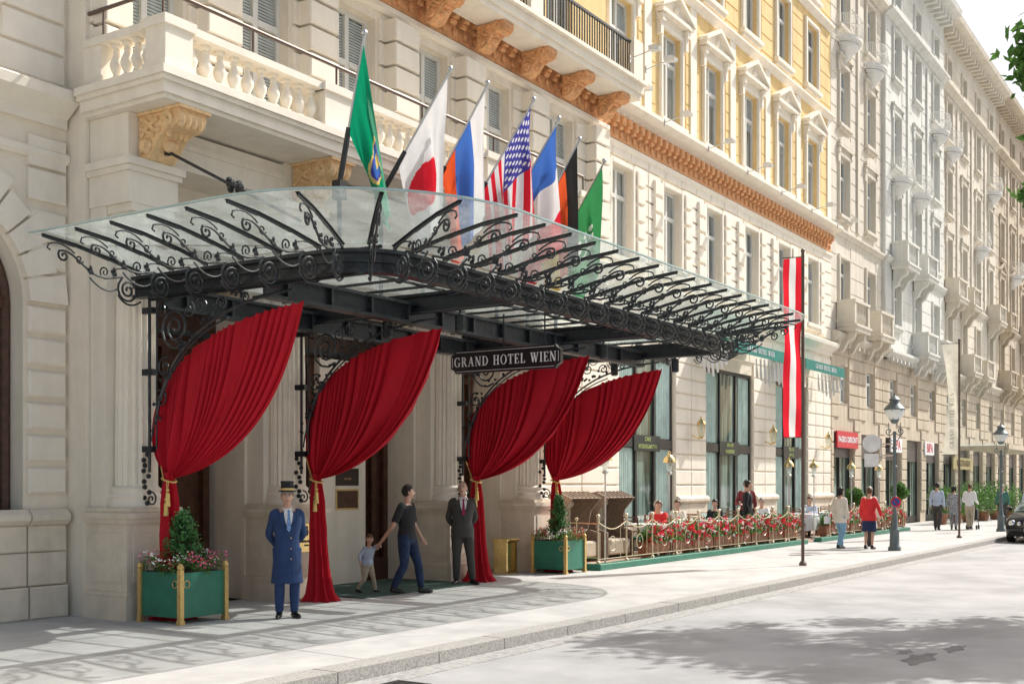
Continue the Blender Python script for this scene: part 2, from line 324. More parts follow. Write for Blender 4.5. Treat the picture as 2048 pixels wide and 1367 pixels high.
def window(parent,cx,z,w,h,yf,style='plain',gm=None,fm=None,sm=None):
    gm=gm or wglass; fm=fm or framew; sm=sm or cream2
    key=(round(w,2),round(h,2),style,gm.name,fm.name,sm.name)
    if key in WP: return dup(WP[key],(cx,yf,z),parent=parent)
    m=M(); t=.13
    if style!='bare':
        for a,b,c,d in [(-w/2-t,-w/2+.002,0,h+t),(w/2-.002,w/2+t,0,h+t),(-w/2+.002,w/2-.002,h-.002,h+t)]: m.bbox(a,b,-.09,0.0,c,d,.02)
        m.box(-w/2-t-.08,w/2+t+.08,-.17,.05,-.12,-.003); m.box(-w/2-t,w/2+t,-.11,.02,-.22,-.123)
        if style in('ped','seg','flat'):
            k=1 if sm is cream2 else .62
            for sx in(-1,1):
                cx2=sx*(w/2+t+.06); m.box(cx2-.08,cx2+.08,-.14*k,0,h-.25,h+.28); m.box(cx2-.1,cx2+.1,-.2*k,0,h+.10,h+.28)
            W=w/2+t+.24*k; m.box(-W+.06,W-.06,-.06,0,h+.14,h+.30); m.box(-W,W,-.26*k,0,h+.301,h+.40)
            if style=='ped':
                m.prism([(-W,0),(W,0),(W,.07),(0,.50),(-W,.07)],lambda p,y:(p[0],y,h+.402+p[1]),-.13*k,0)
                for sx in(-1,1):
                    m.prism([(sx*(W+.05),0),(sx*(W+.05),.1),(0,.60),(0,.48)],lambda p,y:(p[0],y,h+.402+p[1]),-.30*k,-.002)
                m.sph((0,-.15,h+.60),.10,8,5)
            if style=='seg':
                pts=[(W*math.cos(a),.02+.34*math.sin(a)) for a in [i*pi/10 for i in range(11)]]
                m.prism(pts,lambda p,y:(p[0],y,h+.402+p[1]),-.24*k,0)
    else: m.box(-w/2,w/2,-.02,.04,0.001,.03)
    o=m.obj('window',sm,parent,at=(cx,yf,z))
    f=M(); y0,y1=.13,.2
    f.box(-w/2,-w/2+.08,y0,y1,.03,h);f.box(w/2-.08,w/2,y0,y1,.03,h);f.box(-w/2+.08,w/2-.08,y0,y1,.03,.12);f.box(-w/2+.08,w/2-.08,y0,y1,h-.08,h)
    f.box(-.05,.05,y0-.01,y1,.12,h-.08)
    zt=h*.66; f.box(-w/2+.08,-.05,y0-.02,y1,zt,zt+.1); f.box(.05,w/2-.08,y0-.02,y1,zt,zt+.1)
    f.obj('frame',fm,o,)
    g=M(); g.quad((-w/2+.01,.185,.03),(w/2-.01,.185,.03),(w/2-.01,.185,h-.01),(-w/2+.01,.185,h-.01)); g.obj('glass',gm,o)
    if style in('ped','flat') or h>2.75:
        c=M(); 
        nb=int(h*(.4 if h<2.7 else .85)/.05)
        for i in range(nb): c.box(-w/2+.1,w/2-.1,.172,.18,h-.1-.05*(i+1),h-.1-.05*i-.018)
        c.obj('blind',mat('blind_slats',(.48,.52,.50),.6),o)
    WP[key]=o; return o
YM=13.5;YR=13.1
winX=[25.8,28.7,31.5,34.4,37.3,40.2]; 
m=M()
shop=[(25.7,28.9,.0,5.1),(31.0,34.6,.0,5.1),(36.6,39.7,.0,5.1)]
ops=[(x-.55,x+.55,7.35,9.6) for x in winX]+[(x-.6,x+.6,11.4,13.8) for x in winX]+[(x-.6,x+.6,15.6,17.8) for x in winX]+[(x-.6,x+.6,18.8,20.4) for x in winX]+shop
wallq(m,24.3,42.3,0,10.3,YM,[o for o in ops if o[3]<10.3],depth=.32)
AX,AR,AZ=8.05,1.2,4.1
lo=[(AX-AR,AX+AR,1.3,AZ+AR)]
wallq(m,-14,9.9,0,22,YM,lo+[(7.45,8.65,7.9,10.2),(3.2,4.4,7.9,10.2)],depth=.5)
for sgn in(-1,1):
    pts=[(AX+sgn*AR,AZ+AR)]+[(AX+sgn*AR*math.cos(a),AZ+AR*math.sin(a)) for a in [i*pi/2/12 for i in range(13)]]
    for i in range(1,len(pts)-1): m.add([(pts[0][0],YM+.001,pts[0][1]),(pts[i][0],YM+.001,pts[i][1]),(pts[i+1][0],YM+.001,pts[i+1][1])],[(0,1,2)])
    for i in range(1,len(pts)-1): m.quad((pts[i][0],YM,pts[i][1]),(pts[i+1][0],YM,pts[i+1][1]),(pts[i+1][0],YM+.5,pts[i+1][1]),(pts[i][0],YM+.5,pts[i][1]))
wx=[11.0,13.15,15.3,17.45,19.6,22.2]
door=[(10.75,12.75,0,4.7),(13.65,16.95,0,4.7),(17.85,19.8,0,4.7)]
rops=door+[(x-.55,x+.55,7.05,9.85) for x in wx]
wallq(m,9.9,24.3,0,10.3,YR,rops,depth=.45)
m.box(9.91,24.29,YR+.46,YR+.5,6,10.3)
m.quad((9.9,YM,0),(9.9,YR,0),(9.9,YR,22),(9.9,YM,22)); m.quad((24.3,YR,0),(24.3,YM,0),(24.3,YM,22),(24.3,YR,22))
m.box(-14,42.3,YM+.6,YM+6,0,21.5)
m.obj('wall',cream,hotel)
m=M(); wallq(m,24.3,42.3,10.3,22,YM,[o for o in ops if o[3]>10.3]); wallq(m,9.9,24.3,10.3,22,YR,[(x-.55,x+.55,11.4,13.8) for x in wx])
rust(m,24.3,42.3,11.1,22,YM,[(o[0]-.35,o[1]+.35,o[2]-.4,o[3]+(1.1 if o[2]<12 else .5)) for o in ops if o[3]>10.3],h=.55,gap=.03,pr=.02)
m.obj('upper_wall',yellow,hotel)
m=M()
ro=[(x-.7,x+.7,7.1,9.75) for x in winX]+[(a-.02,b+.02,c,5.2) for a,b,c,d in shop]
rust(m,24.3,42.25,1.3,6.3,YM,ro,h=.42,bl=1.0,pr=.05)
rust(m,24.3,42.25,7.0,10.2,YM,ro,h=.4,bl=1.0,pr=.06)
for x in winX:
    for k in range(6):
        for s in(-1,1): m.bbox(x+s*.95-.22,x+s*.95+.22,YM-.13,YM-.05,7.08+k*.44,7.3+k*.44+.14,.02)
ro2=[(x-.62,x+.62,7.0,9.95) for x in wx]
rust(m,9.95,24.25,7.0,9.9,YR,ro2,h=.42,bl=1.0,pr=.06)
for x in [12.08,14.22,16.38,18.52,20.9,23.6,10.2]:
    w=.34 if x>10.3 else .22
    rust(m,x-w,x+w,6.95,9.9,YR-.06,[],h=.42,pr=.26,gap=.05)
rust(m,20.75,24.25,1.3,6.1,YR,[],h=.42,bl=1.2,pr=.05)
for k in range(9):
    z=1.62+k*.42; m.bbox(9.30,9.86,YM-.07,YM,z,z+.34,.03)
rust(m,-14,9.86,7.0,9.9,YM,[(7.2,8.9,7.6,10.4),(2.9,4.7,7.6,10.4)],h=.42,bl=1.1,pr=.05)
rust(m,9.30,9.86,5.42,6.3,YM,[],h=.42,pr=.07)
for i in range(13):
    a0=i*pi/13+.012;a1=(i+1)*pi/13-.012; ro_=AR+.62 if i%2==0 else AR+.5
    P=[(AR+.05,a0),(ro_,a0),(ro_,a1),(AR+.05,a1)]
    m.prism([(AX+r*math.cos(a),AZ+r*math.sin(a)) for r,a in P],lambda p,y:(p[0],y,p[1]),YM-.09,YM-.001)
m.obj('rusticated_blocks',cream2,hotel)
m=M(); 
m.box(AX-AR+.02,AX+AR-.02,YM+.35,YM+.4,1.3,AZ+AR-.02); m.obj('arched_window',sglass,hotel)
m=M()
m.tube([(AX-AR+.06,YM+.3,1.35)]+[(AX-(AR-.06)*math.cos(a),YM+.3,AZ+(AR-.06)*math.sin(a)) for a in [i*pi/16 for i in range(17)]]+[(AX+AR-.06,YM+.3,1.35)],.07,6)
m.box(AX-.05,AX+.05,YM+.26,YM+.34,1.3,AZ+AR-.05); m.box(AX-AR+.05,AX+AR-.05,YM+.25,YM+.34,AZ-.08,AZ+.08)
m.obj('arched_window_frame',wood,hotel)
m=M()
def plinth(x0,x1,yf,side=False):
    m.bbox(x0,x1,yf-.14,yf,0,.42,.02); m.bbox(x0,x1,yf-.10,yf,.43,.86,.02); m.bbox(x0,x1,yf-.10,yf,.87,1.22,.02)
    cornice(m,x0,x1,yf,1.22,[(.12,.0),(.18,.06),(.18,.13),(.1,.2)])
for a,b in [(-14,6.83),(6.85,9.25),(9.27,9.84)]: plinth(a,b,YM)
plinth(20.72,24.3,YR)
for a,b in [(24.33,25.65),(28.95,30.95),(34.65,36.55),(39.75,42.28)]: plinth(a,b,YM)
m.obj('plinth',plinthm,hotel)
m=M()
P1=[(.08,0),(.08,.12),(.22,.22),(.34,.30),(.36,.42),(.30,.46)]
cornice(m,-14,9.86,YM,6.45,P1); cornice(m,24.36,42.3,YM,6.4,P1); cornice(m,20.9,24.3,YR,6.4,P1)
cornice(m,-14,9.89,YM,5.98,[(.05,0),(.1,.05),(.1,.12),(.05,.16)])
for (a,b,y) in [(9.9,24.3,YR),(24.31,42.3,YM),(-14,9.86,YM)]:
    cornice(m,a,b,y,10.78,[(.1,0),(.2,.08),(.42,.16),(.5,.2),(.5,.3),(.4,.34)]); cornice(m,a,b,y,10.0,[(.06,0),(.12,.05),(.12,.14)])
cornice(m,24.3,42.3,YM,14.95,[(.05,0),(.1,.08),(.2,.15),(.2,.22)])
cornice(m,24.3,42.3,YM,18.2,[(.05,0),(.1,.08),(.2,.15),(.2,.22)])
for x in [24.5,27.25,30.1,32.95,35.85,38.75,42.05]:
    m.box(x-.2 if x>24.6 else x-.18,x+.2,YM-.06,YM,11.15,14.93)
m.obj('cornice',cream2,hotel)
m=M()
for a,b,y in [(9.95,24.3,YR),(24.35,42.25,YM)]:
    m.box(a,b,y-.05,y,10.2,10.74)
    x=a+.1
    while x<b-.15:
        m.bbox(x,x+.16,y-.28,y-.05,10.52,10.74,.03); m.tube([(x,y-.15,10.48),(x+.16,y-.15,10.48)],.055,7)
        m.sph((x+.25,y-.07,10.35),(.070,.045,.09),7,5); x+=.34
m.obj('frieze',terra,hotel,smooth=False)
for x in winX:
    window(hotel,x,7.35,1.1,2.25,YM,'plain'); window(hotel,x,11.4,1.2,2.4,YM,'ped'); window(hotel,x,15.6,1.2,2.2,YM,'plain'); window(hotel,x,18.8,1.2,1.6,YM,'plain')
for x in wx:
    window(hotel,x,7.05,1.1,2.8,YR+.05,'bare'); window(hotel,x,11.4,1.1,2.4,YR,'bare')
for x in (8.05,3.8): window(hotel,x,7.9,1.2,2.3,YM,'plain')
for i,(a,b,c,d) in enumerate(shop):
    m=M(); y=YM+.05
    m.box(a,a+.09,y,y+.1,0,d);m.box(b-.09,b,y,y+.1,0,d);m.box(a+.09,b-.09,y,y+.1,d-.1,d);m.box(a+.09,b-.09,y-.03,y+.1,2.68,2.92);m.box(a+.09,b-.09,y,y+.1,0,.25)
    for k in(1,2): xx=a+(b-a)*k/3; m.box(xx-.05,xx+.05,y,y+.1,.25,2.68); m.box(xx-.04,xx+.04,y,y+.1,2.92,d-.1)
    o=m.obj('shop_front',mat('dark_bronze',(.045,.042,.04),.4,.3),hotel)
    g=M(); g.quad((a,y+.05,.2),(b,y+.05,.2),(b,y+.05,d),(a,y+.05,d)); g.obj('glass',sglass,o)
    c=M()
    n=26
    for s0,s1 in [(a+.12,a+.9),(b-.95,b-.12)]:
        for q in range(n):
            u0=s0+(s1-s0)*q/n;u1=s0+(s1-s0)*(q+1)/n; yy=lambda u:y+.030+.012*math.sin(u*60)
            for z0,z1 in((.3,2.66),(2.95,4.95)): c.quad((u0,yy(u0),z0),(u1,yy(u1),z0),(u1,yy(u1),z1),(u0,yy(u0),z1))
    c.obj('curtain',mat('sheer_curtain',(.45,.58,.53),.8),o)
    t=M(); l=[('CAFE','ROSENGARTEN'),('GRAND','BRASSERIE'),('GRAND','HOTEL')][i]
    t.box((a+b)/2-.75,(a+b)/2+.75,y-.06,y-.032,2.6,3.0,1)
    text(t,l[0],.15,((a+b)/2,y-.066,2.9),(1,0,0),(0,0,1)); text(t,l[1],.15,((a+b)/2,y-.066,2.71),(1,0,0),(0,0,1))
    t.obj('lettering',[mat('green_gold_letters',(.45,.55,.20),.4),mat('sign_black',(.015,.02,.02),.4)],o)
m=M()
for a,b,c,d in door:
    m.box(a-.2,b+.2,YR+1.3,YR+1.35,0,6); 
m.box(9.95,20.7,YR+.5,YR+1.3,4.72,4.8)
for a,b in[(12.75,13.65),(16.95,17.85),(10.2,10.75),(19.8,20.4)]: m.box(a,b,YR+.452,YR+1.3,0,4.7)
m.box(14.95,16.15,YR+.47,YR+.6,0,3.90); 
m.obj('portal_recess',cream,hotel)
m=M()
for a,b,h in [(10.9,12.6,3.9),(13.66,14.94,3.9),(16.16,16.94,3.9),(18.0,19.7,3.9)]:
    y=YR+.6; m.box(a,b,y+.1,y+.16,0,h); m.box(a,a+.12,y,y+.1,0,h);m.box(b-.12,b,y,y+.1,0,h);m.box((a+b)/2-.07,(a+b)/2+.07,y,y+.1,0,h);m.box(a,b,y-.01,y+.1,h-.12,h);m.box(a,b,y-.01,y+.1,0,.4);m.box(a,b,y-.01,y+.1,2.5,2.64)
for a,b,c,d in door: m.box(a,b,YR+.62,YR+.70,3.92,4.7)
m.obj('door',wood,hotel)
m=M()
for a,b,c,d in door:
    for k in range(int((b-a)/.3)):
        x=a+.15+k*.3; sp=spiral((x,4.3),.14,1.6,0,1 if k%2 else -1); m.tube([(p[0],YR+.5,p[1]) for p in sp],.012,4)
    m.box(a,b,YR+.48,YR+.54,3.95,4.03)
m.obj('door_grille',iron,hotel)
CX=[10.35,13.2,17.4,20.25]
proto=None
for cx in CX:
    if proto: dup(proto,(cx,12.65,0),parent=hotel); continue
    m=M()
    m.lathe(0,0,[(.36,1.44),(.36,1.50),(.33,1.53),(.35,1.58),(.31,1.63),(.33,1.68),(.29,1.72)],32)
    m.lathe(0,0,[(.285,1.72),(.283,2.4),(.275,3.4),(.25,4.9),(.245,5.0)],44,flute=.12)
    m.lathe(0,0,[(.245,5.0),(.27,5.03),(.25,5.08),(.26,5.15),(.33,5.24),(.33,5.28)],32); m.box(-.35,.35,-.35,.35,5.28,5.38)
    m.box(-.38,.38,.12,.44,1.44,5.379)
    m.box(-.40,.40,-.36,.44,5.381,5.78); m.box(-.44,.44,-.40,.443,5.781,5.85); m.box(-.47,.47,-.44,.446,5.852,5.95); m.box(-.385,.385,-.325,.44,5.952,6.54)
    proto=m.obj('column',cream2,hotel,at=(cx,12.65,0),smooth=True)
    p=M(); p.box(-.50,.50,-.42,.45,0,.30); p.box(-.47,.47,-.39,.45,.302,.36); p.box(-.44,.44,-.36,.45,.362,1.24); 
    p.box(-.48,.48,-.40,.45,1.242,1.30); p.box(-.51,.51,-.43,.45,1.302,1.38); p.box(-.46,.46,-.38,.45,1.382,1.438)
    p.box(-.34,.34,-.375,-.36,.48,1.12); p.box(-.455,-.44,-.26,.35,.48,1.12)
    p.obj('pedestal',plinthm,proto)
m=M(); m.box(10.0,20.6,12.36,YR-.004,6.0,6.5); m.box(10.75,19.85,12.33,12.36,6.28,6.36); 
m.obj('architrave',cream2,hotel)
def corbel(m,x,yw,zt,L,H,w,mi=0,sp=True):
    poly=[(0,0),(1,0),(1.02,-.12),(.98,-.28),(.86,-.38),(.70,-.40),(.56,-.48),(.44,-.64),(.34,-.84),(.2,-.97),(0,-1)]
    m.prism([(p[0]*L,p[1]*H) for p in poly],lambda p,xx:(xx,yw-p[0],zt+p[1]),x-w/2,x+w/2,mi)
    if sp:
        for s in(-1,1):
            xx=x+s*(w/2+.015)
            for c,r in [((.76*L,-.20*H),.18*H),((.2*L,-.72*H),.16*H)]:
                q=spiral(c,r,1.7,1.2 if c[0]>.5*L else 4,1 if c[0]>.5*L else -1)
                m.tube([(xx,yw-p[0],zt+p[1]) for p in q],.040*H/.6+.004,5,mi)
            for q in [bez((.05*L,-.08*H),(.3*L,-.1*H),(.35*L,-.5*H),(.55*L,-.38*H),8),bez((.05*L,-.3*H),(.15*L,-.3*H),(.25*L,-.45*H),(.4*L,-.5*H),8),bez((.06*L,-.5*H),(.15*L,-.35*H),(.3*L,-.2*H),(.5*L,-.12*H),8)]:
                m.tube([(xx,yw-p[0],zt+p[1]) for p in q],.030*H/.6,5,mi)
        for k in range(4):
            m.sph((x+(k-1.5)*w/4.4,yw-L*.95,zt-H*.22),(w/8,.06,H*.19),7,5,mi)
            m.sph((x+(k-1.5)*w/5,yw-L*.62,zt-H*.46),(w/9,.05,H*.10),7,5,mi)
        m.sph((x,yw-.45*L,zt-H*.66),(w*.30,.08,H*.18),8,5,mi)
for cx in CX:
    m=M(); corbel(m,0,0,0,.76,.56,.44); m.box(-.26,.26,-.82,.0,.0,.04); m.obj('corbel',gtan,hotel,at=(cx,12.318,6.5))
m=M()
BX0,BX1,BY=9.85,20.75,11.5
for (z0,z1,o) in [(6.545,6.60,.0),(6.602,6.74,.05),(6.742,6.80,.10),(6.802,6.90,.14)]: m.box(BX0-o,BX1+o,BY-o,YR-.01,z0,z1)
pil=[9.95+.12,13.2,17.4,20.5]
for x in pil:
    w=.42 if 13<x<18 else .22
    m.box(x-w,x+w,BY-.01,BY+.36,6.902,7.46); m.box(x-w-.03,x+w+.03,BY-.04,BY+.39,6.902,7.02); m.box(x-w-.04,x+w+.04,BY-.05,BY+.40,7.46,7.58)
m.box(BX0+.02,BX0+.30,12.75,YR-.01,6.902,7.46)
m.box(BX0,BX1,BY+.02,BY+.34,6.903,6.98)
segs=[(pil[0]+.22,pil[1]-.42),(pil[1]+.42,pil[2]-.42),(pil[2]+.42,pil[3]-.22)]
for a,b in segs: m.box(a,b,BY,BY+.34,7.46,7.56)
m.box(BX0,BX0+.32,BY+.41,YR-.01,7.462,7.562); m.box(BX0+.02,BX0+.30,BY+.40,12.75,6.903,6.98)
balc=m.obj('balcony',cream2,hotel)
bpt=None
def balus(x,y):
    global bpt
    if bpt: dup(bpt,(x,y,6.98),parent=balc); return
    q=M(); q.lathe(0,0,[(.075,0),(.075,.05),(.045,.06),(.05,.09),(.085,.17),(.09,.22),(.06,.30),(.038,.36),(.05,.39),(.035,.41),(.05,.43),(.07,.44),(.07,.48)],12)
    bpt=q.obj('baluster',cream2,balc,at=(x,y,6.98),smooth=True)
for a,b in segs:
    n=int((b-a)/.235)
    for k in range(n): balus(a+(b-a)*(k+.5)/n,BY+.17)
for k in range(4): balus(BX0+.16,11.98+k*.21)
m=M()
rail=[(BX0+.1,YR,7.95),(BX0+.1,BY+.15,7.95),(BX1-.1,BY+.15,7.95)]
m.tube(rail,.028,6)
for x in [BX0+.1,11.5,13.2,15.3,17.4,19.0,BX1-.1]: m.tube([(x,BY+.15,7.56),(x,BY+.15,7.95)],.018,5)
m.tube([(BX0+.1,YR-.3,7.56),(BX0+.1,YR-.3,7.95)],.018,5)
m.obj('handrail',brownm,balc)
m=M(); UY=12.05
for (z0,z1,o) in [(10.55,10.66,-.06),(10.662,10.84,.0),(10.842,10.92,.1)]: m.box(9.9,24.2,UY-o,YR-.31 if z1<10.7 else YR-.52,z0,z1)
for x in [15.2,19.6,24.0]: m.box(x-.25,x+.2,UY+.02,UY+.4,10.922,11.85)
u=m.obj('upper_balcony',cream2,hotel)
m=M(); x=9.9
while x<24:
    m.box(x-.012,x+.012,UY+.12,UY+.144,10.922,11.75); x+=.11
m.box(9.9,24,UY+.1,UY+.165,11.75,11.80); m.box(9.9,24,UY+.11,UY+.155,11.05,11.08); m.obj('iron_railing',iron,u)
for k in range(9):
    x=10.6+k*1.62; m=M(); corbel(m,0,0,0,.62,.46,.34); m.obj('corbel',terra,u,at=(x,YR-.31,10.54))
fp=None
def flood(x,y,z):
    global fp
    if fp: dup(fp,(x,y,z),parent=hotel); return
    m=M(); m.tube([(0,0,0),(0,-.6,.10)],.014,5); m.box(-.02,.02,-.02,.02,-.08,.08)
    o=m.obj('floodlight',silver,hotel,at=(x,y,z)); h=M()
    h.prism([(-.5,.07),(-.74,.05),(-.76,.12),(-.68,.18),(-.5,.17)],lambda p,xx:(xx,p[0],p[1]),-.09,.09); h.obj('lamp_head',whitem,o)
    fp=o
for x in [25.0,27.3,30.1,33.0,35.9,38.8,41.6]: flood(x,YM-.5,11.0)
for x in [24.9,27.3,30.1,33.0,35.9]: flood(x,YM-.35,6.95)
flood(23.3,UY-.1,11.2);flood(24.1,UY-.1,11.2)
for a,b in [(30.3,34.3),(36.2,40.2)]:
    m=M(); y=YM-.06
    m.quad((a,y,6.02),(b,y,6.02),(b,y-1.1,5.72),(a,y-1.1,5.72)); m.box(a,b,y-1.12,y-1.1,5.40,5.72)
    m.add([(a,y,6.02),(a,y-1.1,5.72),(a,y,5.72)],[(0,1,2)])
    aw=m.obj('awning',greena,hotel)
    t=M(); serif(t,'GRAND HOTEL WIEN',.15,((a+b)/2,y-1.122,5.57),(1,0,0),(0,0,1),gap=.16); t.obj('lettering',whitec,aw)
    for xx in (a-.15,b+.2):
        s=M()
        for k in range(7):
            yy=y-.12-k*.13; s.tube([(xx,yy,5.62-k*.02),(xx,yy-.03,5.1),(xx,yy-.05,4.72+.10*abs(k-3))],[.022,.05,.03],5)
        s.obj('awning_fringe',whitec,aw)
lp=None
for x in [30.0,35.6,41.1]:
    if lp: dup(lp,(x,YM-.05,3.0),parent=hotel); continue
    m=M(); m.tube([(0,0,.1),(0,-.2,.0),(0,-.27,.08)],.02,5); m.lathe(0,-.27,[(.03,0),(.07,.05),(.02,.06)],6)
    for k in range(6):
        a=k*pi/3; m.tube([(.07*math.cos(a),-.27+.07*math.sin(a),.05),(.11*math.cos(a),-.27+.11*math.sin(a),.38)],.009,4)
    m.lathe(0,-.27,[(.125,.38),(.125,.41),(.08,.50),(.04,.53),(.015,.62)],6)
    lp=m.obj('wall_lantern',brass,hotel,at=(x,YM-.05,3.0)); g=M(); g.lathe(0,-.27,[(.06,.06),(.10,.375)],6); g.obj('lamp_glass',lglass,lp)
m=M(); m.box(15.35,15.95,YR+.455,YR+.468,1.72,2.02); text(m,'Le Ciel',.06,(15.65,YR+.452,1.84),(1,0,0),(0,0,1),mi=1); 
m.obj('name_plaque',[mat('plaque_dark',(.03,.02,.015),.3),brass],hotel)
m=M(); m.box(15.35,15.95,YR+.455,YR+.468,1.3,1.66,0); m.box(15.38,15.92,YR+.450,YR+.455,1.33,1.63,1); m.obj('menu_case',[brassp,wood],hotel)
m=M()
m.box(13.02,13.40,12.255,12.272,.72,1.15); text(m,'GRAND HOTEL',.05,(13.21,12.25,.88),(1,0,0),(0,0,1),mi=1); text(m,'WIEN',.035,(13.21,12.25,.82),(1,0,0),(0,0,1),mi=1)
m.sph((13.21,12.25,1.02),(.04,.008,.06),8,6,1); m.sph((13.21,12.25,1.09),(.03,.008,.025),8,6,1)
m.obj('brass_plaque',[brass,iron],hotel)
# ---------------- canopy
can=thing('entrance_canopy',(15.3,12.3,4.2),'curved glass canopy with black wrought iron scroll brackets','canopy')
X0,X1,YF,RC=10.1,20.5,8.4,.75
st=[]
for k in range(6): st.append((X0,12.25-k*.62,-1,0))
for a in(22.5,45,67.5):
    q=math.radians(a); st.append((X0+RC-RC*math.cos(q),YF+RC-RC*math.sin(q),-math.cos(q),-math.sin(q)))
for k in range(16): st.append((X0+RC+k*(X1-X0-2*RC)/15,YF,0,-1))
for a in(67.5,45,22.5):
    q=math.radians(a); st.append((X1-RC+RC*math.cos(q),YF+RC-RC*math.sin(q),math.cos(q),-math.sin(q)))
for k in range(6): st.append((X1,9.15+k*.62,1,0))
path=[(X0,12.4,-1,0),(X0,YF+RC,-1,0)]
for i in range(1,8): q=i*pi/16; path.append((X0+RC-RC*math.cos(q),YF+RC-RC*math.sin(q),-math.cos(q),-math.sin(q)))
path+=[(X0+RC,YF,0,-1),(X1-RC,YF,0,-1)]
for i in range(7,0,-1): q=i*pi/16; path.append((X1-RC+RC*math.cos(q),YF+RC-RC*math.sin(q),math.cos(q),-math.sin(q)))
path+=[(X1,YF+RC,1,0),(X1,12.4,1,0)]
def sweep(m,path,sec,closed=True,mi=0):
    n=len(sec); vs=[(p[0]+p[2]*o,p[1]+p[3]*o,z) for p in path for o,z in sec]
    fs=[(i*n+j,i*n+(j+1)%n,(i+1)*n+(j+1)%n,(i+1)*n+j) for i in range(len(path)-1) for j in range(n if closed else n-1)]
    m.add(vs,fs,mi)
m=M()
sweep(m,path,[(-.14,4.16),(.02,4.16),(.02,4.20),(-.03,4.21),(-.03,4.38),(.04,4.39),(.04,4.43),(-.14,4.43)])
sweep(m,path,[(-.02,4.28),(.015,4.28),(.015,4.30),(-.02,4.30)])
can_b=m.obj('frame_beam',iron,can)
m=M()
for x in (13.2,17.4):
    m.box(x-.08,x+.08,YF+.15,12.3,4.17,4.21);m.box(x-.08,x+.08,YF+.15,12.3,4.39,4.43);m.box(x-.025,x+.025,YF+.15,12.3,4.21,4.39)
for y in (10.2,12.0):
    m.box(X0+.15,X1-.15,y-.09,y+.09,4.00,4.04);m.box(X0+.15,X1-.15,y-.09,y+.09,4.26,4.30);m.box(X0+.15,X1-.15,y-.02,y+.02,4.04,4.26)
    x=X0+.5
    while x<X1-.3: m.box(x-.02,x+.02,y-.08,y+.08,4.041,4.259); x+=.8
m.obj('cross_beam',iron,can)
for x in CX[1:]:
    for y in (9.5,10.8): 
        m=M(); m.lathe(0,0,[(.05,3.82),(.075,3.84),(.075,4.06),(.05,4.08)],10,z0=-4); m.tube([(0,0,.08),(0,0,.2)],.02,5); m.obj('spot_lamp',iron,can,at=(x+.15,y,4.05))
m=M()
x=X0+.3
while x<X1:
    m.box(x-.013,x+.013,YF+.1,12.4,4.44,4.475); x+=.613
for y in(9.6,10.8): m.box(X0+.1,X1-.1,y-.015,y+.015,4.405,4.439)
m.obj('glazing_bars',iron,can)
m=M(); m.quad((X0+.06,YF+.06,4.485),(X1-.06,YF+.06,4.485),(X1-.06,12.42,4.50),(X0+.06,12.42,4.50))
sweep(m,path,[(.0,4.49),(.5,4.60),(1.0,4.69),(1.52,4.735)],closed=False)
m.obj('glass_roof',cglass,can,smooth=False)
m=M(); sweep(m,path,[(1.505,4.728),(1.53,4.728),(1.53,4.748),(1.505,4.748)])
m.obj('glass_edge',mat('glass_edge',(.40,.52,.50),.2,var=.05),can)
m=M()
def T(pts,r,n=5): m.tube([(p[0],0,p[1]) for p in pts],r,n)
prf=[(0,.275),(.5,.385),(1.0,.473),(1.45,.515)]
for i in range(3):
    a=prf[i]; b=prf[i+1]
    m.add([(a[0],-.024,a[1]),(a[0],.024,a[1]),(b[0],.024,b[1]),(b[0],-.024,b[1]),(a[0],-.024,a[1]+.010),(a[0],.024,a[1]+.010),(b[0],.024,b[1]+.010),(b[0],-.024,b[1]+.010)],[(0,1,2,3),(4,5,6,7),(0,3,7,4),(1,2,6,5)])
    m.add([(a[0],-.007,a[1]-.04),(a[0],.007,a[1]-.04),(b[0],.007,b[1]-.03),(b[0],-.007,b[1]-.03),(a[0],-.007,a[1]),(a[0],.007,a[1]),(b[0],.007,b[1]),(b[0],-.007,b[1])],[(0,1,2,3),(0,3,7,4),(1,2,6,5)])
S=spiral((.20,.02),.165,2.2,.9,-1,30); T(S,.0155)
s0=S[0]
T(bez(s0,(s0[0]-.10,s0[1]+.10),(.50,.06),(.74,.16),8)+bez((.74,.16),(.92,.24),(1.06,.42),(1.22,.36),8)[1:]+spiral((1.155,.31),.08,1.2,.8,-1,12),.0145)
T(bez((.36,.02),(.5,-.08),(.68,.0),(.78,.10),8),.012); T(spiral((.56,.20),.085,1.5,4.2,1,14),.011)
T(bez((.0,-.1),(.12,-.19),(.26,-.19),(.36,-.06),8),.012); T(spiral((.93,.30),.06,1.3,3.5,1,12),.010); T(bez((1.0,.36),(1.1,.44),(1.25,.48),(1.36,.42),6)+[(1.38,.37),(1.34,.35)],.011)
T(bez((.02,.2),(.1,.3),(.3,.32),(.44,.24),6),.010)
for c in [(.77,.19),(.42,.22)]:
    for k in range(6):
        a=k*1.05; m.sph((c[0]+.028*math.cos(a),.022*math.sin(a*1.7),c[1]+.034*math.sin(a)),(.022,.015,.028),5,4)
br=None
for (x,y,nx,ny) in st:
    a=math.atan2(ny,nx); 
    if br is None:
        br=m.obj('scroll_bracket',iron,can,at=(x,y,4.2)); br.rotation_euler=(0,0,a)
    else: dup(br,(x,y,4.2),rot=a,parent=can)
for x in (10.35,20.25):
    m=M()
    m.tube([(x,12.0,6.05),(x-.1 if x<15 else x+.1,9.6,4.85)],.022,6); m.tube([(x,12.2,6.1),(x,12.0,6.05)],.05,6)
    for k in range(14): 
        t=.5+R.uniform(-.06,.06); m.sph((x+R.uniform(-.08,.08),12.0-2.4*t,6.05-1.2*t+R.uniform(-.06,.08)),R.uniform(.03,.05),5,4)
    m.obj('suspension_rod',iron,can)
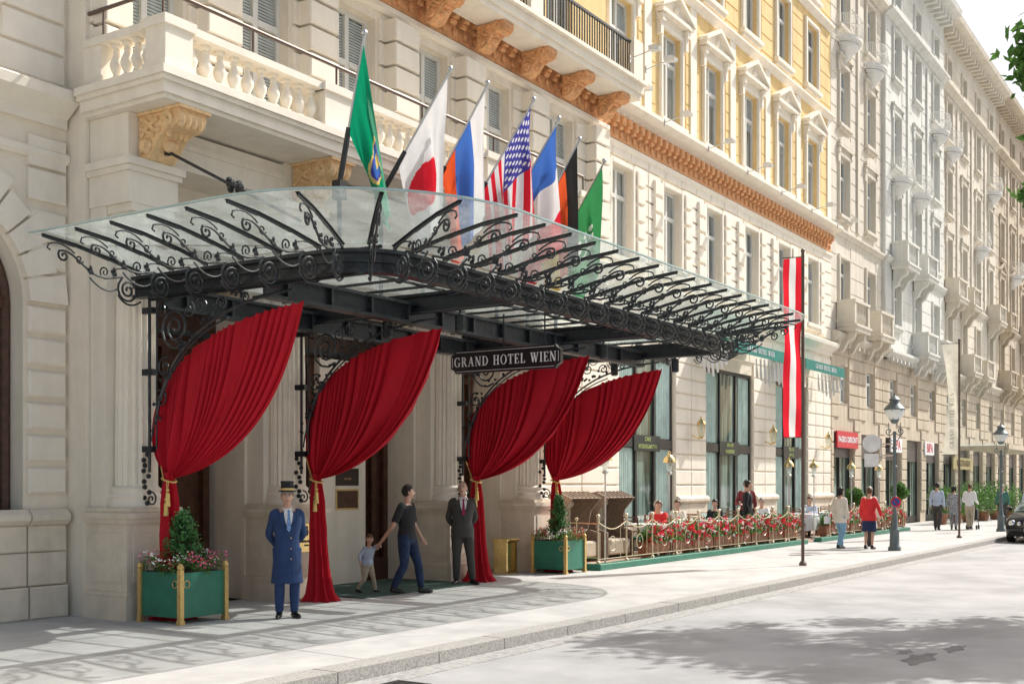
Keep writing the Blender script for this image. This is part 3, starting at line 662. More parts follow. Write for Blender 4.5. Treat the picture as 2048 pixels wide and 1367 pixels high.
for cx in CX:
    m=M()
    def TY(pts,r,n=5): m.tube([(cx-.12,p[0],p[1]) for p in pts],r,n)
    TY([(12.24,1.9),(12.24,4.2)],.022);TY([(12.10,2.2),(12.10,4.15)],.014);TY([(12.24,4.14),(8.6,4.14)],.018)
    TY(bez((12.12,2.5),(12.0,3.4),(11.2,4.0),(9.7,4.05),16),.018); TY(bez((12.2,2.3),(12.1,3.0),(11.6,3.6),(10.8,3.8),12),.012)
    for c,r,a,d in [((11.75,3.75),.28,4,1),((11.25,4.0),.12,1,-1),((11.95,3.25),.14,2,-1),((10.9,3.98),.10,0,1),((12.02,2.85),.12,1,1),((11.5,3.95),.11,2,1),((10.5,4.02),.08,0,1),((12.0,4.0),.12,2,-1)]:
        TY(spiral(c,r,2.3 if r>.2 else 1.5,a,d),.012 if r<.2 else .017)
    for k in range(50):
        t=R.random()
        u_=1-t; p=[u_**3*12.12+3*u_*u_*t*12.0+3*u_*t*t*11.4+t**3*10.2,u_**3*2.4+3*u_*u_*t*3.3+3*u_*t*t*3.9+t**3*4.05]
        m.sph((cx-.12+R.uniform(-.03,.03),p[0]+R.uniform(-.05,.15),p[1]+R.uniform(-.05,.12)),(.018,.03,.025),5,4)
    for z in(2.2,3.2,4.0): m.box(cx-.16,cx-.08,12.15,12.34,z-.04,z+.04)
    for k in range(10): m.sph((cx-.12,12.30+R.uniform(-.06,.06),1.5+k*.07),(.03,.04,.035),5,4)
    TY(spiral((12.2,1.55),.10,1.4,1.5,1),.012)
    m.obj('spandrel_scrollwork',iron,can)
# hanging sign
sg=thing('hanging_sign',(15.3,10,3.7),'black hotel name board with white lettering hanging below canopy','sign')
m=M(); ya,yb=9.0,11.04
c=.09
poly=[(ya+c,3.51),(yb-c,3.51),(yb-c*.8,3.55),(yb,3.59),(yb,3.79),(yb-c*.8,3.83),(yb-c,3.87),(ya+c,3.87),(ya+c*.8,3.83),(ya,3.79),(ya,3.59),(ya+c*.8,3.55)]
m.prism(poly,lambda p,x:(x,p[0],p[1]),15.26,15.34); m.obj('board',mat('sign_black2',(.012,.011,.013),.35,spec=.5),sg)
m=M() 
for a,b,c_,d in[(ya+.11,yb-.11,3.535,3.541),(ya+.11,yb-.11,3.839,3.845),(ya+.03,ya+.036,3.61,3.77),(yb-.036,yb-.03,3.61,3.77)]: m.box(15.253,15.259,a,b,c_,d)
serif(m,'GRAND HOTEL WIEN',.15,(15.258,(ya+yb)/2,3.69),(0,-1,0),(0,0,1),sx=.92,gap=.12); m.obj('lettering',whitec,sg)
for y in (9.3,10.05,10.75): 
    m=M(); m.tube([(15.3,y,3.86),(15.3,y,4.4)],.014,6); m.obj('rod',iron,sg)
# ---------------- curtains
def curtain(cx,lab):
    root=thing('curtain',(cx,12.0,0),lab,'curtain','red velvet entrance curtains')
    m=M(); NU,NV=300,30; T_=(12.0,1.82); seed=cx*3.1
    vs=[];
    for i in range(NU+1):
        u=i/NU
        P0,PC,P1=(12.12,2.95),(11.6,3.80),(9.65,3.92)
        px=(1-u)**2*P0[0]+2*u*(1-u)*PC[0]+u*u*P1[0]; pz=(1-u)**2*P0[1]+2*u*(1-u)*PC[1]+u*u*P1[1]
        C=(12.30+(10.14-12.30)*u,2.30+(2.08-2.30)*u)
        tx=T_[0]+.05-.12*u; 
        un=u*19+1.0*math.sin(u*7+seed)+.5*math.sin(u*19+seed*2)
        for j in range(NV+1):
            v=j/NV; w=1-v
            y=w*w*px+2*w*v*C[0]+v*v*tx; z=w*w*pz+2*w*v*C[1]+v*v*T_[1]
            env=(.45+.55*math.sin(pi*min(1,v*1.02))**.6)*(1-.55*max(0,v-.75)/.25)
            ph=2*pi*(un+.22*math.sin(v*2.5+u*6))
            fold=(1-abs(math.sin(ph/2))**.6*2)
            amp=(.058+.030*math.sin(u*23+seed)+.018*math.sin(u*41))*env
            x=cx-.03-.13*math.sin(pi*v)**.8*(math.sin(pi*min(1,u*.9+.08)))+amp*fold-.03*math.sin(u*pi*5+v*2+seed)*math.sin(pi*v)
            z+=.012*math.sin(ph)*(1-v)
            vs.append((x,y,z))
    fs=[(i*(NV+1)+j,(i+1)*(NV+1)+j,(i+1)*(NV+1)+j+1,i*(NV+1)+j+1) for i in range(NU) for j in range(NV)]
    m.add(vs,fs)
    n=96; prof=[(1.90,.085),(1.86,.075),(1.80,.058),(1.72,.085),(1.5,.11),(1.1,.125),(.7,.135),(.35,.165),(.12,.21),(.04,.26),(.004,.29)]
    vs=[]
    for k,(z,r) in enumerate(prof):
        for j in range(n):
            a=2*pi*j/n; q=r*(1+.22*(1-2*abs(math.sin(a*4.5+z*.8+seed)))+.1*math.sin(a*5+2*z))
            vs.append((cx-.06+q*.8*math.cos(a),11.98-.03*(1.8-z)+q*math.sin(a)*1.0,z))
    m.add(vs,[(i*n+j,i*n+(j+1)%n,(i+1)*n+(j+1)%n,(i+1)*n+j) for i in range(len(prof)-1) for j in range(n)])
    m.obj('drape',velvet,root,smooth=True)
    t=M()
    t.tube([(cx-.06+.085*math.cos(a),11.99+.10*math.sin(a),1.80+.03*math.sin(a)) for a in [i*pi/8 for i in range(17)]],.013,6)
    t.tube([(cx-.14,12.0,1.8),(cx-.05,12.2,2.12),(cx-.1,12.24,2.25)],.009,5)
    for dy,l in((-.04,.10),(-.01,.22)):
        x=cx-.17;y=11.93+dy; t.tube([(cx-.14,y+.02,1.79),(x,y,1.79-l)],.006,5); t.sph((x,y,1.77-l),.022,8,6)
        t.lathe(x,y,[(.014,-.02),(.03,-.06),(.026,-.07),(.034,-.20),(.0341,-.201)],10,z0=1.76-l)
    t.obj('tie_rope',goldc,root,smooth=True)
for cx in [10.4,13.2,17.4,20.2]: curtain(cx,'dark red velvet curtain tied back beside a column')
# ---------------- flags
def flag(tip,base,hoist,L,pat,lab,fx=0,fy=0,gk=.35,sh=.25,nv=56,nu=44,am=1):
    root=thing('flagpole',tuple(base),lab,'flag','flags above the entrance canopy')
    T_=Vector(tip);B=Vector(base);d=(B-T_).normalized(); m=M()
    m.tube([B,T_],.02,8); m.sph(T_+Vector((0,0,.03)),.045,8,6); m.obj('pole',silver,root,smooth=True)
    s=M(); s.tube([B+d*.1,B-d*.75],.04,8); s.box(B.x-.07,B.x+.07,B.y-.07,B.y+.07,B.z-.2,B.z+.05); s.tube([B+Vector((0,0,-.1)),B+Vector((0,0,4.5-B.z))],.035,8)
    s.obj('socket',iron,root)
    f=M(); vs=[];seed=tip[0]*7
    for i in range(nu+1):
        a=i/nu; H=T_+d*(.08+hoist*a)
        for j in range(nv+1):
            b=j/nv; q=b*L; away=min(1,b*2.5); g=gk*b
            xx=H.x*(1-g)+(T_.x+fx)*g+am*(.10*away*math.sin(a*11+b*1.6+seed)+.045*away*math.sin(a*23+seed*2-b*2))
            yy=H.y*(1-g)+(T_.y+fy)*g+.05*away*math.sin(a*9+b*2+seed*1.3)
            vs.append((xx,yy,H.z-q*(1-sh*a)))
    names=[]
    f.v=vs
    for i in range(nu):
        for j in range(nv):
            k=pat((i+.5)/nu,(j+.5)/nv)
            if k not in names: names.append(k)
            f.f.append((i*(nv+1)+j,(i+1)*(nv+1)+j,(i+1)*(nv+1)+j+1,i*(nv+1)+j+1)); f.m.append(names.index(k))
    f.obj('flag_cloth',[fl[k] for k in names],root,smooth=True)
def p_green(a,b):
    r=math.hypot((a-.42)*.9,(b-.60)*1.9)
    if r<.25:
        if r>.205: return 'gold'
        if r>.17: return 'usblue'
        if r<.08: return 'gold'
        return 'rblue'
    return 'green'
def p_jp(a,b): return 'red' if math.hypot((a-.55),(b-.55)*1.44)<.29 else 'white'
def p_ru(a,b): return 'white' if a<.33 else ('rblue' if a<.67 else 'orange')
def p_us(a,b):
    if a<7/13 and b<.4:
        i=a/(7/13)*10; j=b/.4*12; di=i-round(i);dj=j-round(j)
        if math.hypot(di,dj)<.42 and 0<round(i)<10 and 0<round(j)<12 and (round(i)+round(j))%2==0: return 'white'
        return 'usblue'
    return 'red' if int(a*13)%2==0 else 'white'
def p_fr(a,b): return 'rblue' if b<.36 else ('white' if b<.70 else 'red')
def p_de(a,b): return 'black' if a<.33 else ('orange' if a<.67 else 'yellow')
def p_g7(a,b):
    if .35<b<.5 and .3<a<.75 and math.sin(a*38)+math.sin(b*70)>.3: return 'white'
    if .56<b<.59 and .3<a<.7: return 'white'
    return 'dgreen'
FT=[((11.82,9.95,7.62),(11.9,10.45,5.75),1.15,2.2,p_green,'green state flag with round gold seal on pole',.08,-.42,.85,.36,.45),
((13.8,10.0,7.75),(13.75,11.25,6.1),1.45,1.95,p_jp,'white flag with red disc on slanted pole',0,.1,.25,.25,.5),
((14.77,10.0,7.82),(14.8,11.25,6.1),1.45,1.95,p_ru,'white blue red tricolour flag on slanted pole',0,-.05,.22,.22,.8),
((16.1,10.0,7.94),(15.9,11.25,6.1),1.5,2.05,p_us,'stars and stripes flag on slanted pole',0,.0,.18,.2,.8),
((16.9,10.0,7.84),(16.9,11.25,6.1),1.45,2.05,p_fr,'blue white red tricolour flag on slanted pole',0,-.05,.22,.2,.8),
((17.6,10.0,7.67),(17.9,11.25,6.1),1.4,1.95,p_de,'black red gold flag on slanted pole',0,-.05,.2,.2,.7),
((18.5,10.0,7.5),(18.9,11.25,6.1),1.4,1.85,p_g7,'green flag with white writing on slanted pole',0,-.05,.2,.2,.7)]
for i,(t,b,h,L,p,l,fx,fy,gk,sh,am) in enumerate(FT): flag(t,b,h,L,p,l,fx,fy,gk,sh,nu=100 if p is p_us else 60,nv=140 if p is p_us else 70,am=am)
# ---------------- planters
def planter(loc,lab,kind):
    root=thing('planter',loc,lab,'planter','green box planters with conifers',local=True)
    m=M(); w=.37
    m.box(-w,w,-w,w,.08,.64); m.obj('box',greenp,root)
    for sx in(-1,1):
        for sy in(-1,1):
            m=M()
            x,y=sx*w,sy*w; m.box(x-.03,x+.03,y-.03,y+.03,0.051,.68); m.lathe(x,y,[(.03,.68),(.042,.70),(.042,.73),(.02,.76)],8)
            m.box(x-.038,x+.038,y-.038,y+.038,0,.05)
            if sx<0 and sy<0:
                m.tube([(-w-.01,-.28+.045*math.cos(a),.5+.045*math.sin(a)) for a in [i*pi/6 for i in range(13)]],.007,5)
                m.tube([(-.28+.045*math.cos(a),-w-.01,.5+.045*math.sin(a)) for a in [i*pi/6 for i in range(13)]],.007,5)
            m.obj('corner_post',brassp,root)
    m=M(); m.box(-w+.02,w-.02,-w+.02,w-.02,.6,.645,0); rnd=random.Random(int(loc[0]*10)); H=.85 if kind else .74
    m.tube([(0,0,.6),(0,0,.6+H)],[.03,.01],6,1)
    for k in range(150):
        t=rnd.random()**.8; z=.68+t*H; a=rnd.random()*6.28; r=(.33 if not kind else .27)*(1-t)**.75+.02
        tip=Vector((r*math.cos(a),r*math.sin(a),z+rnd.uniform(-.05,.03))); b0=Vector((0,0,z-.06))
        for q in range(24):
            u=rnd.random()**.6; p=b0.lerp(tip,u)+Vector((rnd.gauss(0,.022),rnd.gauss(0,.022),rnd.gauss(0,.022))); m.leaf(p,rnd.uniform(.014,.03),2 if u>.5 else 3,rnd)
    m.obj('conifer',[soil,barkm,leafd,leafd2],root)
    m=M()
    for k in range(900):
        a=rnd.random()*6.28;r=rnd.uniform(.2,.46); x=max(-.44,min(.44,r*1.2*math.cos(a)));y=max(-.44,min(.44,r*1.2*math.sin(a)))
        m.leaf((x,y,.66+rnd.random()*.16+.06*math.sin(a*5)),rnd.uniform(.015,.03),0,rnd)
    for k in range(420):
        a=rnd.random()*6.28;r=rnd.uniform(.25,.48); x=max(-.46,min(.46,r*1.2*math.cos(a)));y=max(-.46,min(.46,r*1.2*math.sin(a)))
        c=(1 if math.sin(a*2+1)>.2 else 2) if rnd.random()<.85 else 3
        if kind: c=3 if math.sin(a*3)>0 else 1
        m.leaf((x,y,.74+rnd.random()*.12+.06*math.sin(a*5)),rnd.uniform(.015,.026),c,rnd)
    m.obj('flowers',[leafm,whitefl,pinkfl,redfl],root)
planter((10.32,11.7,0),'green box planter with small conifer and pink flowers',0)
planter((19.95,11.8,0),'green box planter with tall conifer and red flowers',1)
m=M(); m.bbox(19.0,19.36,12.4,12.72,.04,.62,.02); m.bbox(18.97,19.39,12.37,12.75,.62,.68,.015); m.box(18.99,19.37,12.39,12.73,0,.04)
m.obj('waste_bin',brass,base=(19.2,12.55,0),label='polished brass square waste bin beside a column',category='waste bin')
m=M(); m.box(13.75,16.9,11.6,13.5,.001,.02)
m.obj('doormat',matm,base=(15.3,12.5,0),label='dark green doormat lying in front of the entrance',category='doormat')
# ---------------- people
def cat(pts,rad,sub=4):
    P=[Vector(p) for p in pts]; out=[];rr=[]
    for i in range(len(P)-1):
        p0=P[max(i-1,0)];p1=P[i];p2=P[i+1];p3=P[min(i+2,len(P)-1)]
        for k in range(sub):
            t=k/sub; out.append(.5*((2*p1)+(-p0+p2)*t+(2*p0-5*p1+4*p2-p3)*t*t+(-p0+3*p1-3*p2+p3)*t**3)*1.0); rr.append(rad[i]+(rad[i+1]-rad[i])*t)
    out.append(P[-1]);rr.append(rad[-1]); return out,rr
def rem(o,vox,it=4):
    a=o.modifiers.new('remesh','REMESH'); a.mode='VOXEL'; a.voxel_size=vox; a.use_smooth_shade=True
    b=o.modifiers.new('smooth','SMOOTH'); b.iterations=it; b.factor=.5
def person(loc,rot,h,label,pose=None,top=blackc,bottom=jeans,hair=hairb,shoes=shoe,style='shirt',hrot=0,hem=None,sleeve=1,near=True,bald=False,longhair=False,skirt=None,headk=1.0,girth=1.0,group=None,extra=None):
    root=thing('person',loc,label,'person',group,local=True); root.rotation_euler=(0,0,rot)
    s=h/1.75; vox=(.009 if near else .016)*max(.7,s)
    J=dict(hipL=(.09,0,.90),kneeL=(.10,-.015,.49),ankL=(.10,.02,.085),hipR=(-.09,0,.90),kneeR=(-.10,-.015,.49),ankR=(-.10,.02,.085),
      shL=(.172,.01,1.395),elL=(.235,.03,1.12),wrL=(.24,-.05,.87),shR=(-.172,.01,1.395),elR=(-.235,.03,1.12),wrR=(-.24,-.05,.87),off=(0,0,0),lean=0)
    if pose: J.update(pose)
    inv=Matrix.Rotation(-rot,3,'Z')
    for k in list(J):
        if k.endswith('_w'): p=inv@(Vector(J[k])-Vector(loc)); J[k[:-2]]=tuple(p/s)
    g=girth; off=Vector(J['off']); lean=J['lean']
    def LN(z,c=0): return (off.x*s,(off.y-lean*max(0,z-.9)+c)*s,(z+off.z)*s)
    def V(k):
        p=Vector(J[k])
        if k[:2] in('sh',): p=p+off+Vector((0,-lean*.5,0))
        if k[:3]=='hip': p=p+off
        return p*s
    tors=[(.80,.13,.10),(.88,.165,.115),(.96,.16,.115),(1.06,.135,.10),(1.18,.15,.108),(1.30,.172,.115),(1.37,.172,.105),(1.42,.13,.085),(1.46,.070,.062)]
    def torso(m,inf,z0=0,z1=9,flare=None,mi=0):
        r=[]
        for z,rx,ry in tors:
            if z<z0 or z>z1: continue
            c=LN(z); r.append((c[0],c[1],c[2],(rx*g+inf)*s,(ry*g+inf)*s))
        if flare: r=[(LN(z)[0],LN(z)[1],LN(z)[2],rx*s,ry*s) for z,rx,ry in flare]+r
        m.loft(r,20,mi)
    def arm(m,S,inf,end=1,mi=0):
        a,b,c=V('sh'+S),V('el'+S),V('wr'+S)
        if end<1: 
            c=b+(c-b)*max(0,(end-.5)*2) if end>.5 else None
        pts=[a-Vector(((.06 if S=='L' else -.06)*s,0,-.015*s)),a,(a+b)/2,b]; rd=[.048,.048,.044,.040]
        if c is not None: pts+=[(b+c)/2,c]; rd+=[.036,.030]
        else: rd[2]+=.006; rd[3]+=.008; pts[3]=a+(b-a)*.9
        q,r=cat(pts,[(x*(.5+.5*g)+inf)*s for x in rd]); m.tube(q,r,12,mi); m.sph(pts[1],(rd[1]*(.5+.5*g)+inf)*s,10,8,mi)
    def leg(m,S,inf,mi=0,e=1):
        a,b,c=V('hip'+S),V('knee'+S),V('ank'+S); up=a+Vector((0,0,.04*s))
        q,r=cat([up,(a*.6+b*.4),b,(b*.6+c*.4),c],[(x+inf)*s for x in(.088*g,.075*g,.055,.054,.036)]); m.tube(q,r,14,mi)
    hd=LN(1.63); Hc=Vector((hd[0],hd[1]-.02*s,(1.515+off.z)*s)); RH=Matrix.Rotation(hrot,3,'Z'); hs=s*headk
    def H(p): return tuple(Hc+(RH@(Vector(p)))*hs)
    def headpts(m,inf=0,sel=None,mi=0,n=24,k=16):
        vs=[];
        for i in range(k+1):
            th=pi*min(max(i/k,.02),.98)
            for j in range(n):
                a=2*pi*j/n; x=math.sin(th)*math.cos(a);y=math.sin(th)*math.sin(a);z=math.cos(th)
                t=max(0,-z); X=x*(.076+inf)*(1-.30*t*t-.1*t); Y=y*(.096+inf)*(1-.10*t if y<0 else 1-.35*t); Z=z*(.118+inf)
                if y<0 and z<-.3: Y-=.006
                vs.append(((X,Y-.008*t,Z+.115),(x,y,z)))
        base=len(m.v); m.v+=[H(p) for p,_ in vs]
        for i in range(k):
            for j in range(n):
                f=(i*n+j,(i+1)*n+j,(i+1)*n+(j+1)%n,i*n+(j+1)%n)
                c=[sum(vs[q][1][d] for q in f)/4 for d in range(3)]
                if sel is None or sel(*c): m.f.append(tuple(q+base for q in f)); m.m.append(mi)
        if sel is None: m.f+= [tuple(base+j for j in range(n)),tuple(base+k*n+j for j in range(n-1,-1,-1))]; m.m+=[mi,mi]
    m=M(); torso(m,-.014)
    for S in'LR': arm(m,S,-.006); leg(m,S,-.008)
    c=LN(1.40); m.tube([c,(c[0],c[1]-.01*s,(1.47+off.z)*s),H((0,.0,.06))],[.06*s,.052*s,.050*hs],14)
    headpts(m)
    m.tube([H((0,-.088,.135)),H((0,-.105,.105)),H((0,-.116,.09)),H((0,-.098,.082))],[.009*hs,.012*hs,.016*hs,.010*hs],8)
    m.sph(H((0,-.078,.035)),(.028*hs,.024*hs,.02*hs),8,6)
    for sx in(-1,1):
        m.sph(H((sx*.078,.008,.11)),(.012*hs,.018*hs,.03*hs),8,6); m.sph(H((sx*.03,-.083,.142)),(.022*hs,.012*hs,.008*hs),8,5)
        S='L' if sx>0 else 'R'; w=V('wr'+S); d=(w-V('el'+S)).normalized()
        if 'hand'+S in J: d=Vector(J['hand'+S]).normalized()
        side=Vector((0,-1,0)); side=(side-d*side.dot(d)); 
        if side.length<.1: side=Vector((0,0,1))-d*d.z
        side.normalize(); nrm=d.cross(side)*(1 if sx>0 else -1)
        q=[w-d*.01*s,w+d*.03*s,w+d*.075*s]; m.tube(q,[.026*s,.034*s,.032*s],8)
        for f in range(4):
            o=side*(.030-.019*f)*s; L=[.068,.078,.072,.056][f]*s; b0=w+d*.07*s+o
            m.tube([b0-d*.015*s,b0+d*L*.45,b0+d*L*.8+nrm*-.012*s,b0+d*L*.95-nrm*.03*s],[.0100*s,.0095*s,.0088*s,.0075*s],6)
        b0=w+d*.025*s+side*.028*s; m.tube([b0-side*.01*s,b0+(side+d).normalized()*.03*s,b0+(side*.5+d).normalized()*.06*s],[.012*s,.011*s,.009*s],6)
    body=m.obj('body',skin,root); rem(body,vox,2)
    if near:
        e=M()
        for sx in(-1,1):
            e.sph(H((sx*.031,-.087,.122)),(.014*hs,.009*hs,.008*hs),8,5,0); e.sph(H((sx*.031,-.0945,.122)),(.007*hs,.003*hs,.007*hs),6,4,1)
            e.tube([H((sx*.017,-.097,.141)),H((sx*.032,-.096,.147)),H((sx*.048,-.084,.140))],.005*hs,5,1)
        e.obj('eyes',[whitec,eyem],root)
        e=M(); e.tube([H((-.026,-.093,.057)),H((0,-.103,.058)),H((.026,-.093,.057))],[.004*hs,.007*hs,.004*hs],6); e.obj('mouth',mouthm,root)
    e=M()
    if bald: headpts(e,.004,lambda x,y,z: y>.0 and -.35<z<.35 and abs(x)>.1)
    else:
        headpts(e,.011,lambda x,y,z:(z>.50 if y<-.25 else (z>.18 if y<.1 else z>-.45)))
        headpts(e,.004,lambda x,y,z:(z>.42 if y<-.25 else (z>.0 if y<.15 else z>-.55)))
    if longhair:
        for k in range(40):
            a=R.uniform(-.3,pi+.3); x=.075*math.cos(a);y=.07*math.sin(a)+.02
            e.sph(H((x+R.gauss(0,.008),y+R.gauss(0,.01),R.uniform(.0,.2))),(.028*hs,.028*hs,.035*hs),6,5)
    e.obj('hair',hair,root,smooth=True)
    m=M()
    if style=='shirt':
        torso(m,.012,z0=.85,z1=1.44)
    elif style=='coat': torso(m,.020,z0=1.0,z1=1.44,flare=[(hem,.200*g,.155*g),(hem+.004,.208*g,.163*g),((hem+.9)/2,.188*g,.148*g),(.9,.174*g,.136*g)])
    elif style=='jacket': torso(m,.020,z0=.94,z1=1.44,flare=[(hem or .76,.178*g,.132*g),((hem or .76)+.003,.186*g,.138*g),(.86,.180*g,.135*g)])
    for S in'LR': arm(m,S,.012 if style=='shirt' else .012,sleeve)
    tp=m.obj({'shirt':'shirt','coat':'coat','jacket':'jacket'}[style],top,root); rem(tp,vox*1.1,3)
    m=M()
    if skirt: 
        m.loft([(0,0,skirt*s,.21*s,.17*s),(0,0,(skirt+.01)*s,.215*s,.175*s),(0,0,.75*s,.20*s,.16*s),(0,0,.95*s,.16*s,.12*s)],20); tr=m.obj('skirt',bottom,root,smooth=True)
    else:
        torso(m,.010,z1=.97)
        for S in'LR': leg(m,S,.016)
        tr=m.obj('trousers',bottom,root); rem(tr,vox*1.1,3)
    for S in'LR':
        m=M()
        a=V('ank'+S); fd=J.get('toe'+S,(0.12 if S=='L' else -.12,-1,0)); fd=Vector(fd).normalized()
        m.tube([a+Vector((0,0,.03*s)),a+Vector((0,.012*s,-.03*s)),],[.042*s,.045*s],10)
        b=a+Vector((0,0,-.045*s)); q=[b-fd*.06*s,b-fd*.03*s,b+fd*.05*s,b+fd*.13*s,b+fd*.185*s]
        m.tube([q[0],q[1],q[2]+Vector((0,0,-.002)),q[3]+Vector((0,0,-.010*s)),q[4]+Vector((0,0,-.015*s))],[.028*s,.040*s,.042*s,.036*s,.018*s],12)
        sh=m.obj('shoe',shoes,root); rem(sh,vox*.9,2)
    if extra=='doorman' or extra=='suit':
        e=M()
        f=.024
        Y=lambda z:(-(dict([(1.06,.10),(1.18,.108),(1.30,.115),(1.38,.105),(1.43,.09)])[z]*g+f+.003))*s
        zb=1.18
        e.add([(-.0*s,Y(1.18),zb*s),(-.045*s,Y(1.30),1.30*s),(-.060*s,Y(1.38),1.40*s),(-.05*s,Y(1.43)+.02*s,1.455*s),(.05*s,Y(1.43)+.02*s,1.455*s),(.060*s,Y(1.38),1.40*s),(.045*s,Y(1.30),1.30*s)],[(0,1,6),(1,2,5,6),(2,3,4,5)])
        e.tube([(.058*s*math.cos(a),-.012*s+.056*s*math.sin(a),(1.468+.008*math.sin(a))*s) for a in [i*pi/8 for i in range(17)]],.016*s,6)
        e.obj('shirt',whitec,root)
        e=M(); e.prism([(-.012,1.455),(.012,1.455),(.02,1.43),(.012,1.415),(.030,1.2),(0,1.165),(-.030,1.2),(-.012,1.415),(-.02,1.43)],lambda p,o:(p[0]*s,(-.115*g-f-.006-o*1-(.012 if p[1]<1.32 else -.004 if p[1]>1.42 else .006))*s+ (0),p[1]*s),-.0,.008); e.obj('tie',bluetie if extra=='doorman' else redtie,root)
        e=M()
        for sx in(-1,1):
            e.prism([(sx*.004,1.165),(sx*.055,1.30),(sx*.062,1.44),(sx*.10,1.42),(sx*.125,1.36),(sx*.10,1.34),(sx*.115,1.32)],lambda p,o:(p[0]*s,(-.100*g-f-.012-o+(.02 if p[1]>1.41 else 0)-(.012 if p[1]<1.33 else 0)+abs(p[0])*.15)*s,p[1]*s),0,.010)
        e.obj('lapels',top,root)
        e=M()
        if extra=='doorman':
            for z in(.80,.94,1.08): e.sph((.03*s,(-.158 if z<.9 else -.150 if z<1.05 else -.140)*s*g,z*s),.008*s,8,5)
        else:
            for z in(1.02,1.12): e.sph((0,-.142*s,z*s),.008*s,8,5)
        e.obj('buttons',goldc if extra=='doorman' else shoe,root)
    if extra=='doorman':
        e=M(); zz=.185
        def ring(r,z,ky=1.2): return [H((r*math.cos(a),r*ky*math.sin(a),z)) for a in [2*pi*i/28 for i in range(28)]]
        prof=[(.085,zz-.004),(.118,zz-.0),(.122,zz+.012),(.115,zz+.014),(.089,zz+.008),(.086,zz+.05),(.084,zz+.10),(.090,zz+.138),(.06,zz+.142),(.001,zz+.143)]
        V_=[];
        for r,z in prof: V_+=ring(r,z)
        e.add(V_,[(i*28+j,i*28+(j+1)%28,(i+1)*28+(j+1)%28,(i+1)*28+j) for i in range(len(prof)-1) for j in range(28)]); 
        ht=e.obj('top_hat',blackc,root,smooth=True)
        e=M(); V_=ring(.0885,zz+.012)+ring(.0885,zz+.045); e.add(V_,[(j,(j+1)%28,28+(j+1)%28,28+j) for j in range(28)]); e.obj('hat_band',goldc,ht)
    return root
rd=math.radians
back=dict(elL=(.225,.10,1.12),wrL=(.09,.19,.93),elR=(-.225,.10,1.12),wrR=(-.09,.19,.93),handL=(-1,.1,-.4),handR=(1,.1,-.4))
person((11.24,10.77,0),rd(-38),1.70,'doorman in long blue coat and top hat, hands behind back',dict(back,toeL=(.3,-1,0),toeR=(-.3,-1,0)),navy,navy,hairg,style='coat',hem=.47,extra='doorman',girth=1.04,hrot=rd(-8))
person((16.65,11.80,0),rd(-48),1.80,'bald man in charcoal suit standing with hands behind back',dict(back,kneeL=(.13,-.02,.49),ankL=(.17,-.02,.085),toeL=(.5,-1,0),toeR=(-.5,-1,0)),charcoal,charcoal,hairg,style='jacket',hem=.80,extra='suit',bald=True,girth=1.08,hrot=rd(-15))
hand=(14.56,11.93,.80)
person((14.70,11.50,0),rd(10),1.74,'man in black T-shirt and jeans walking, holding child\'s hand',dict(hipL=(.09,-.0,.89),kneeL=(.15,-.12,.50),ankL=(.24,-.14,.09),kneeR=(-.13,-.02,.48),ankR=(-.18,.14,.12),toeL=(.6,-1,0),toeR=(0.4,-1,-.1),elR=(-.28,.08,1.12),wrR_w=hand,elL=(.25,.0,1.12),wrL=(.27,-.12,.90)),blackc,jeans,hairb,hrot=rd(40),sleeve=.5,girth=1.08)
person((14.46,12.12,0),rd(0),.90,'toddler in grey-blue top and khaki trousers walking beside man',dict(kneeL=(.15,-.13,.48),ankL=(.24,-.14,.10),kneeR=(-.12,-.0,.46),ankR=(-.20,.22,.14),toeL=(.5,-1,0),toeR=(.3,-1,-.2),elL=(.30,-.05,1.36),wrL_w=(14.53,12.0,.76),elR=(-.34,.0,1.18),wrR=(-.44,-.1,1.02),handL=(.3,-.6,.4),lean=.12),bluegr,khaki,hairbr,hrot=rd(-40),headk=1.42,girth=1.42,shoes=shoe)
G='pedestrians on the pavement'
walk=dict(kneeL=(.10,-.13,.50),ankL=(.10,-.20,.09),kneeR=(-.10,0,.48),ankR=(-.10,.22,.11))
person((31.2,9.68,0),rd(70),1.66,'woman in cream cardigan and pale jeans walking',walk,creamc,lightjean,hairb,near=False,style='jacket',hem=.74,longhair=True,girth=1.1,group=G)
person((31.6,9.02,0),rd(80),1.66,'woman in red jacket and navy skirt walking',dict(elR=(-.3,.0,1.12),wrR=(-.3,-.12,.95)),redc,mat('navy_skirt',(.02,.03,.09),.8),hairbr,near=False,style='jacket',hem=.80,skirt=.50,girth=1.15,group=G)
person((32.6,9.3,0),rd(85),1.68,'elderly woman in beige coat walking behind friend',walk,creamc,charcoal,hairg,near=False,style='coat',hem=.55,girth=1.1,group=G)
person((45.7,10.5,0),rd(90),1.80,'man in pale blue shirt and grey trousers walking away',walk,palebl,charcoal,hairb,near=False,group=G)
person((46.4,10.05,0),rd(95),1.68,'woman in black and white patterned dress walking away',walk,patt,patt,hairb,near=False,style='coat',hem=.6,longhair=True,group=G)
person((47.0,9.6,0),rd(88),1.76,'man in white shirt walking away with pushchair',dict(walk,wrL=(.2,-.4,1.0),wrR=(-.2,-.4,1.0)),whitec,khaki,hairbr,near=False,group=G)
person((53.0,9.5,0),rd(-80),1.72,'man in dark green shirt walking along the pavement',walk,greenc,charcoal,hairg,near=False,group=G)
person((50.2,8.0,0),rd(-70),1.72,'person in pale shirt with one arm raised',dict(elL=(.38,-.1,1.38),wrL=(.30,-.22,1.6),handL=(-.2,-.3,1)),palebl,jeans,hairbr,near=False,group=G)
